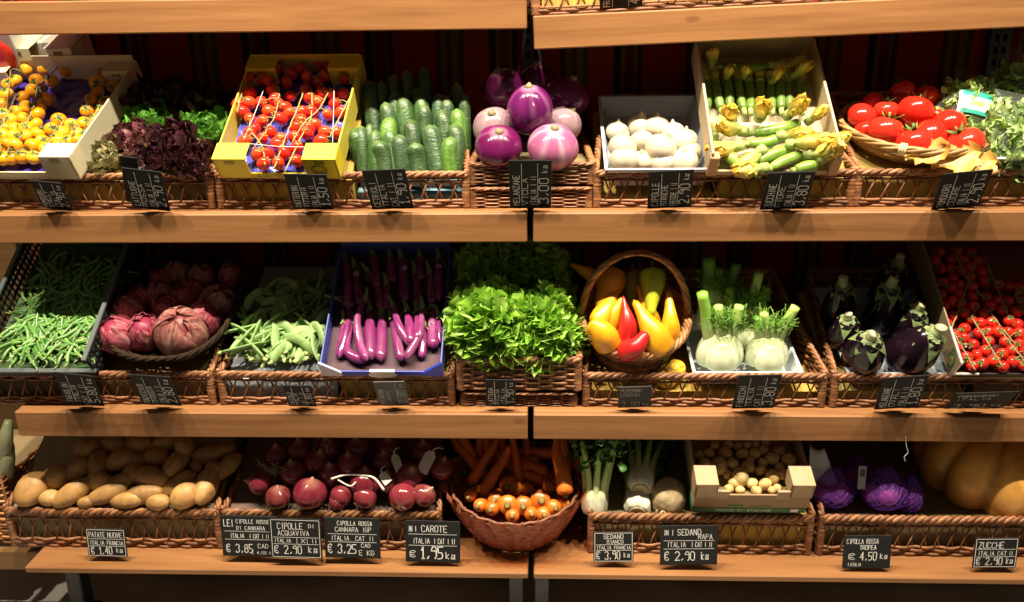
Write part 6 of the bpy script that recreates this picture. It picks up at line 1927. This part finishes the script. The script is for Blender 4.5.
for i, (x, y, ax, lb) in enumerate(((6, 440, (.1, .3, 1), 'pale green leek at the far left edge, upper one'), (8, 462, (.3, .3, .9), 'pale green leek at the far left edge, lower one'))):
    p = U(x, y, .19)
    mb = MB()
    mb.tube(spline([p+V((-.05, .03, -.11)), p+V((-.02, .01, -.05)), p, p+V((.004, .02, .05))], 14), [.017]*10+[.016, .014, .012, .008], 12, lambda u, k: mix((.55, .56, .42), (.40, .46, .22), u))
    o = link('leek', mb.mesh('leek', M['satin'])); tag(o, lb, 'leek')
# ================================================================== price signs
OY = 0.0
GL = {'A': ['0026', '2640', '1232'], 'B': ['000636453403', '03344240300'[:10], ], 'C': ['4536160501103041'], 'D': ['00062644422000'], 'E': ['46060040', '0333'], 'F': ['460600', '0333'],
 'G': ['45361605011030414323'], 'H': ['0006', '4046', '0343'], 'I': ['2026'], 'J': ['3631200011'], 'K': ['0006', '460340'], 'L': ['060040'], 'M': ['0006234640'], 'N': ['00064046'], 'O': ['1636454130100105 16'.replace(' ', '')],
 'P': ['00063645443303'], 'Q': ['1636454130100105 16'.replace(' ', ''), '2240'], 'R': ['00063645443303', '2340'], 'S': ['4536160504134241301001'], 'T': ['0646', '2620'], 'U': ['060110304146'], 'V': ['062046'], 'W': ['0610243046'],
 'X': ['0046', '0640'], 'Y': ['0623', '4623', '2320'], 'Z': ['06460040'], '0': ['1636454130100105 16'.replace(' ', '')], '1': ['142620', '1030'], '2': ['0516364544000040'[:12]+'40'], '3': ['051636454433', '33424130100001'[:14]], '4': ['30360242'],
 '5': ['46060333424130100001'[:18]], '6': ['36150201103041422312'], '7': ['064610'], '8': ['13040516364544331302011030414233'], '9': ['43341404051636454130'], ',': ['2110'], '.': ['2021'], '-': ['1333'], '|': ['2026'], '/': ['0046'],
 '€': ['4536260501203041', '0434'[:4], '0232'], 'k': ['0006', '340230'], 'g': ['43141201113143', '44401000'], ' ': []}
def stroke_text(mb, txt, x, y, h_, asp=.62, wt=.10, jit=.03, sp=.42, rng=None):
    """Chalk strokes as thin ribbons in the sign's plane (x right, y up, z out). Returns the end x."""
    rng = rng or rnd
    wch = h_*asp
    for ch in txt:
        for st in GL.get(ch, []):
            pts = [(int(st[i]), int(st[i+1])) for i in range(0, len(st)-1, 2)]
            P = [V((x+px/4*wch+rng.uniform(-jit, jit)*h_, y+py/6*h_+rng.uniform(-jit, jit)*h_, 0)) for px, py in pts]
            for a, b in zip(P[:-1], P[1:]):
                d = b-a
                if d.length < 1e-6: continue
                d.normalize(); e = V((-d.y, d.x, 0))*wt*h_*.5
                a2, b2 = a-d*wt*h_*.4, b+d*wt*h_*.4
                i0 = len(mb.v)
                for p in (a2-e, b2-e, b2+e, a2+e): mb.vert(p)
                mb.f.append((i0, i0+1, i0+2, i0+3))
        x += wch*(1+sp) if ch not in 'I|,.1' else wch*(.75+sp)
    return x
def text_w(txt, h_, asp=.62, sp=.42):
    return sum(h_*asp*((1+sp) if ch not in 'I|,.1' else (.75+sp)) for ch in txt)-h_*asp*sp
def line(mb, x0, y0, x1, y1, w_):
    a, b = V((x0, y0, 0)), V((x1, y1, 0)); d = (b-a).normalized(); e = V((-d.y, d.x, 0))*w_/2
    i0 = len(mb.v)
    for p in (a-e, b-e, b+e, a+e): mb.vert(p)
    mb.f.append((i0, i0+1, i0+2, i0+3))

def sign(bot, top, wpx, Yb, Yt, lab, texts, rot=False, frame=False, col=(.012, .013, .014), rules=(), vr=(), zlift=0, chalk=(.78, .78, .75)):
    """texts: (string, x, y, height, fitwidth) in 0..1 of the writing's own width and height."""
    oy = YF[0] if bot[1] < 100 else (YF[1] if bot[1] < 300 else (YF[2] if bot[1] < 500 else YF[3]))
    OYs = OY
    Bp = U(bot[0], bot[1], Yb+oy); Tp = U(top[0], top[1], Yt+oy)
    up = Tp-Bp
    if Yb < Yt: up.x = up.z*.02*(1 if bot[0] < 512 else -1)
    L_ = up.length; up.normalize()
    X = V((1, 0, 0)); X = (X-up*X.dot(up)).normalized()
    N = X.cross(up)
    W_ = wpx/scl((Bp+Tp)/2)
    m_ = Matrix((X, up, N)).transposed().to_4x4(); m_.translation = Bp
    s = MB(); s.col = col
    s.box(-W_/2, W_/2, 0, L_, -.003, 0, None, .0008)
    o = link('price_sign', s.mesh('price_sign', M['board'], False), None, m_)
    tag(o, lab, 'price sign', 'chalkboard price signs')
    if rot: cw, chh = L_, W_
    else: cw, chh = W_, L_
    mb = MB(); mb.col = chalk
    rng = random.Random(len(lab)*7+int(bot[0]))
    for (tx, x, y, hh, fw) in texts:
        H_ = hh*chh; a = .62
        w0 = text_w(tx, H_, a)
        if fw: a *= fw*cw/max(1e-6, w0)
        stroke_text(mb, tx, x*cw, y*chh, H_, a, .115 if H_ < .012 else .095, .025, .42, rng)
    for y in rules: line(mb, .06*cw, y*chh, .94*cw, y*chh+.004*chh, .0011)
    for (x, y0, y1) in vr: line(mb, x*cw, y0*chh, x*cw, y1*chh, .0010)
    if frame:
        k = .035
        for q in ((k, k, 1-k, k), (k, 1-k, 1-k, 1-k), (k, k, k, 1-k), (1-k, k, 1-k, 1-k)):
            line(mb, q[0]*cw, q[1]*chh, q[2]*cw, q[3]*chh, .0013)
    if rot: mb.v = [(W_/2-p[1] - 0, p[0], .0005) for p in mb.v]
    else: mb.v = [(p[0]-W_/2, p[1], .0005) for p in mb.v]
    if mb.f: link('lettering', mb.mesh('lettering', M['chalk'], False), o)
    # small foot that carries the board
    s = MB(); s.col = (.02, .02, .02)
    s.box(-W_*.2, W_*.2, -.002, .012, -.010, -.0032, None, .001)
    link('clip', s.mesh('clip', M['plastic'], False), o)
    return o

def rs(t1, t2, t3, price, small=''):
    """A sign turned on its side: writing runs upwards."""
    T_ = [(t1, .08, .76, .15, .62)]
    if t2: T_.append((t2, .08, .56, .13, .56))
    if t3: T_.append((t3, .08, .36, .13, .60))
    T_.append((price, .12, .07, .22, .52))
    T_.append(('kg', .76, .10, .13, .14))
    return T_
LV = dict(rot=True, rules=(.70, .32))
sign((58, 209), (45, 182), 30, .022, -.035, 'dark chalk price sign leaning out below the yellow tomatoes', rs('POMODORI', 'GIALLI', 'ITALIA', '2,90'), **LV)
sign((135, 203), (128, 157), 17, .040, .004, 'narrow dark sign standing behind the lettuce price sign', [], rot=True)
sign((151.5, 209.5), (141, 170), 38, .018, -.045, 'dark chalk price sign leaning out below the purple lettuces', rs('LATTUGHE', 'ROSSA', 'ITALIA | II', '2,90'), **LV)
sign((313.6, 209.5), (305, 174.5), 42, .018, -.040, 'dark chalk price sign below the yellow crate of red tomatoes', rs('DATTERINI', 'VITTORIA', 'ITALIA | II', '1,50'), **LV)
sign((393, 209), (383, 170), 43, .018, -.045, 'dark chalk price sign below the cucumbers', rs('CETRIOLI', 'ITALIA', 'CAT | II', '1,90'), **LV)
sign((530.5, 208.5), (530, 160.5), 42, .020, -.045, 'dark chalk price sign on the basket of round eggplants', rs('MELANZANE', 'VIOLA', 'ITALIA | II', '3,00'), **LV)
sign((669, 208), (671.5, 171), 44, .018, -.040, 'dark chalk price sign below the white onions', rs('CIPOLLE', 'BIANCHE', 'FRESCHE | II', '2,90'), **LV)
sign((782.5, 209.5), (792, 172.5), 46, .018, -.045, 'dark chalk price sign below the zucchini with flowers', rs('ZUCCHINE', 'FIORE', 'ITALIA | II', '3,80'), **LV)
sign((955, 208), (968.5, 172), 46, .018, -.050, 'dark chalk price sign below the big red tomatoes', rs('POMODORO', 'CUORE', 'ITALIA | II', '2,90'), **LV)
g2 = dict(rot=True, rules=(.70, .32), chalk=(.70, .70, .67))
sign((85, 404.5), (73, 374.5), 38, .018, -.045, 'dark chalk price sign below the black crate of green beans', rs('FAGIOLINI', 'ITALIA', 'CAT | II', '5,80'), **g2)
sign((162, 405), (149, 376), 40, .018, -.045, 'dark chalk price sign below the red radicchio', rs('RADICCHIO', 'CHIOGGIA', 'ITALIA | II', '2,80'), **g2)
sign((303, 406.5), (296, 386), 28, .022, -.020, 'small dark price sign below the flat green beans', rs('TACCOLE', 'ITALIA', 'CAT | II', '3,80'), **g2)
sign((394.5, 405), (388.5, 382), 31, .022, -.020, 'small faded grey price sign below the blue eggplant crate', rs('MELANZANE', 'LUNGHE', '', '2,50'), rot=True, rules=(.32,), col=(.10, .10, .098), chalk=(.45, .45, .43))
sign((501, 406), (500.5, 380), 30, .020, -.015, 'small dark price sign below the curly green lettuce', rs('LATTUGA', 'RICCIA', 'ITALIA', '1,90'), **g2)
sign((634.5, 407.5), (635, 387), 33, .022, -.010, 'small dark price sign below the round pepper basket', rs('PEPERONI', 'CORNO', '', '2,80'), rot=False, chalk=(.4, .4, .38), col=(.045, .046, .046))
sign((752.5, 408.5), (760.5, 375.5), 42, .018, -.045, 'dark chalk price sign below the fennel', rs('FINOCCHI', 'ITALIA', 'CAT | II', '3,80'), **g2)
sign((896, 408.5), (906.5, 377), 43, .018, -.045, 'dark chalk price sign below the dark aubergines', rs('MELANZANE', 'OVALI', 'ITALIA | II', '1,80'), **g2)
sign((973.5, 408), (988, 393), 58, .014, -.055, 'dark chalk price sign lying almost flat below the cherry tomatoes', rs('POMODORINI', 'ITALIA', '', '3,90'), rot=False, chalk=(.45, .45, .42))
YS, YT = .020, .026
sign((108, 556.5), (108, 529), 40, YS, YT, 'framed price sign of the new potatoes, leftmost on the bottom shelf', [('PATATE', .08, .70, .18, .40), ('NUOVE', .55, .70, .18, .36), ('ITALIA', .08, .43, .14, .36), ('FRANCIA', .52, .43, .14, .40), ('€ 1,40', .10, .09, .26, .52), ('kg', .74, .16, .18, .14)], frame=True, rules=(.64, .38))
sign((251, 556.5), (251, 516), 57, .022, .030, 'wide price sign left of the white framed one, below the red onions', [('LE|', .06, .74, .16, .16), ('CIPOLLE ROSSE', .28, .82, .09, .58), ('DI CANNARA', .28, .66, .09, .50), ('ITALIA', .16, .46, .10, .24), ('| CAT | II', .50, .46, .10, .34), ('€ 3,85', .08, .10, .20, .46), ('CAD', .64, .22, .10, .18), ('E 4,00 KG', .52, .07, .07, .40)], rules=(.62, .42))
sign((297, 558.3), (297.5, 518.8), 52, .010, .016, 'white framed price sign in front of the red onions', [('CIPOLLE', .16, .74, .15, .48), ('DI', .76, .78, .09, .10), ('ACQUAVIVA', .16, .58, .12, .60), ('ITALIA', .08, .40, .09, .32), ('X', .60, .40, .10, .08), ('II', .80, .40, .10, .10), ('€ 2,90', .08, .12, .20, .52), ('kg', .74, .16, .16, .16)], frame=True, rules=(.53, .36), vr=((.52, .36, .53), (.72, .36, .53)))
sign((353, 558), (353.5, 518), 56, .020, .028, 'price sign right of the white framed one, below the red onions', [('CIPOLLA ROSSA', .24, .82, .10, .62), ('CANNARA IGP', .20, .66, .11, .64), ('ITALIA', .12, .44, .11, .32), ('CAT', .56, .44, .11, .16), ('II', .80, .44, .11, .08), ('€ 3,25', .06, .12, .22, .50), ('CAD', .66, .28, .09, .16), ('E KG', .62, .08, .12, .26)], rules=(.60, .40))
sign((433, 562.5), (432.5, 521), 55, .016, .024, 'price sign left of the wrapped carrots', [('IN |', .06, .74, .13, .14), ('CAROTE', .30, .74, .15, .46), ('ITALIA', .14, .46, .12, .30), ('| CAT | II', .52, .46, .12, .38), ('€', .08, .12, .16, .10), ('1,95', .28, .10, .28, .40), ('kg', .74, .10, .16, .16)], rules=(.68, .41))
sign((613.5, 562), (614, 532), 40, .018, .024, 'framed price sign below the celery', [('SEDANO', .26, .78, .14, .48), ('BIANCO', .34, .62, .12, .40), ('ITALIA', .08, .43, .11, .36), ('FRANCIA', .52, .43, .11, .40), ('€ 3,90', .08, .10, .26, .58), ('kg', .76, .16, .16, .14)], frame=True, rules=(.58, .39))
sign((688.5, 564.8), (688.5, 525.5), 57, .012, .020, 'price sign below the celery root', [('IN |', .06, .76, .13, .16), ('SEDANO', .30, .76, .15, .40), ('RAPA', .66, .66, .12, .24), ('ITALIA', .12, .46, .12, .32), ('| CAT | II', .54, .46, .12, .36), ('€ 2,90', .08, .12, .22, .52), ('kg', .72, .14, .18, .12)], rules=(.62, .41))
sign((866, 568.5), (862, 535.5), 47, .014, .022, 'price sign below the purple net bags', [('CIPOLLA ROSSA', .06, .76, .14, .66), ('TROPEA', .34, .58, .13, .34), ('€', .12, .28, .18, .12), ('4,50', .36, .26, .24, .34), ('kg', .78, .30, .16, .14), ('II', .10, .08, .10, .08), ('ITALIA', .18, .08, .09, .20)])
sign((994, 567.6), (993.5, 538), 43, .016, .022, 'framed price sign reading zucche, below the pumpkin', [('ZUCCHE', .10, .66, .20, .56), ('ITALIA', .10, .42, .13, .36), ('CAT', .54, .42, .13, .20), ('II', .80, .42, .13, .08), ('€ 2,90', .08, .10, .24, .58), ('kg', .76, .14, .20, .14)], frame=True, rules=(.62, .37))
sign((621, 8.5), (621, -28), 43, .026, -.02, 'cut off price sign on the tilted top shelf', rs('FRAGOLE', '', '', '4,50'), **LV)
# lettering on the cardboard boxes
mb = MB(); mb.col = (.62, .70, .58)
stroke_text(mb, 'FRESCO DI STAGIONE', -.082, .0065, .0085, .62*1.05, .16, .0)
mb.v = [(p[0], -.0016, p[1]) for p in mb.v]
link('lettering', mb.mesh('lettering', M['card'], False), bx)
mb = MB(); mb.col = (.16, .17, .02)
stroke_text(mb, 'SIZTTEN', -.052, .005, .008, .9, .16, .0)
mb.v = [(p[0], -.0012, p[1]) for p in mb.v]
link('lettering', mb.mesh('lettering', M['card'], False), cr_)

# ================================================================== groups of repeated things
GROUPS = {'cucumber': 'cucumbers standing in the wicker basket', 'round_eggplant': 'round eggplants on the narrow basket', 'white_onion': 'white onions in the grey tray', 'zucchini': 'zucchini in the wooden crate',
 'squash_flower': 'squash flowers in the wooden crate', 'tomato': 'big red tomatoes in the cane tray', 'radicchio': 'radicchio heads in the dark tray', 'long_eggplant': 'long eggplants in the blue crate',
 'pointed_pepper': 'peppers in the round basket', 'fennel': 'fennel in the pale tray', 'aubergine': 'dark aubergines in the grey tray', 'potato': 'potatoes in the bottom basket', 'red_onion': 'red onions in the bottom basket',
 'carrot': 'carrots in the wrapped basket', 'small_potato': 'small potatoes in the cardboard box', 'celery': 'celery on the bottom shelf', 'net_bag': 'purple net bags of onions', 'salad_bag': 'bags of salad at the right edge',
 'wicker_basket': 'wicker display baskets', 'small_wicker_basket': 'narrow wicker baskets', 'red_leaf_lettuce': 'purple lettuces in the wicker basket', 'green_lettuce': 'green lettuces in the wicker basket',
 'curly_lettuce': 'curly lettuces on the narrow basket', 'display_shelf': 'pine display shelves', 'shelf_base': 'shelf bases', 'slotted_upright': 'slotted steel uprights', 'plastic_tray': 'plastic produce trays', 'dry_leaf': 'dry leaves under the tomatoes',
 'paper_tag': 'white tags among the red onions', 'string': 'white strings over the red tomatoes', 'lemon': 'lemons beside the round basket', 'leek': 'leeks at the left edge', 'onion_roots': 'dry roots on the onions', 'bag_label': 'labels of the net bags', 'cord': 'white cords on the red onions', 'tomato_crate': 'crates of tomatoes'}
for o in COL.objects:
    if o.parent is None and 'category' in o and 'group' not in o:
        st = o.name.split('.')[0]
        if st in GROUPS:
            o['group'] = 'red onions inside the purple net bags' if (st == 'red_onion' and 'net bag' in o['label']) else GROUPS[st]
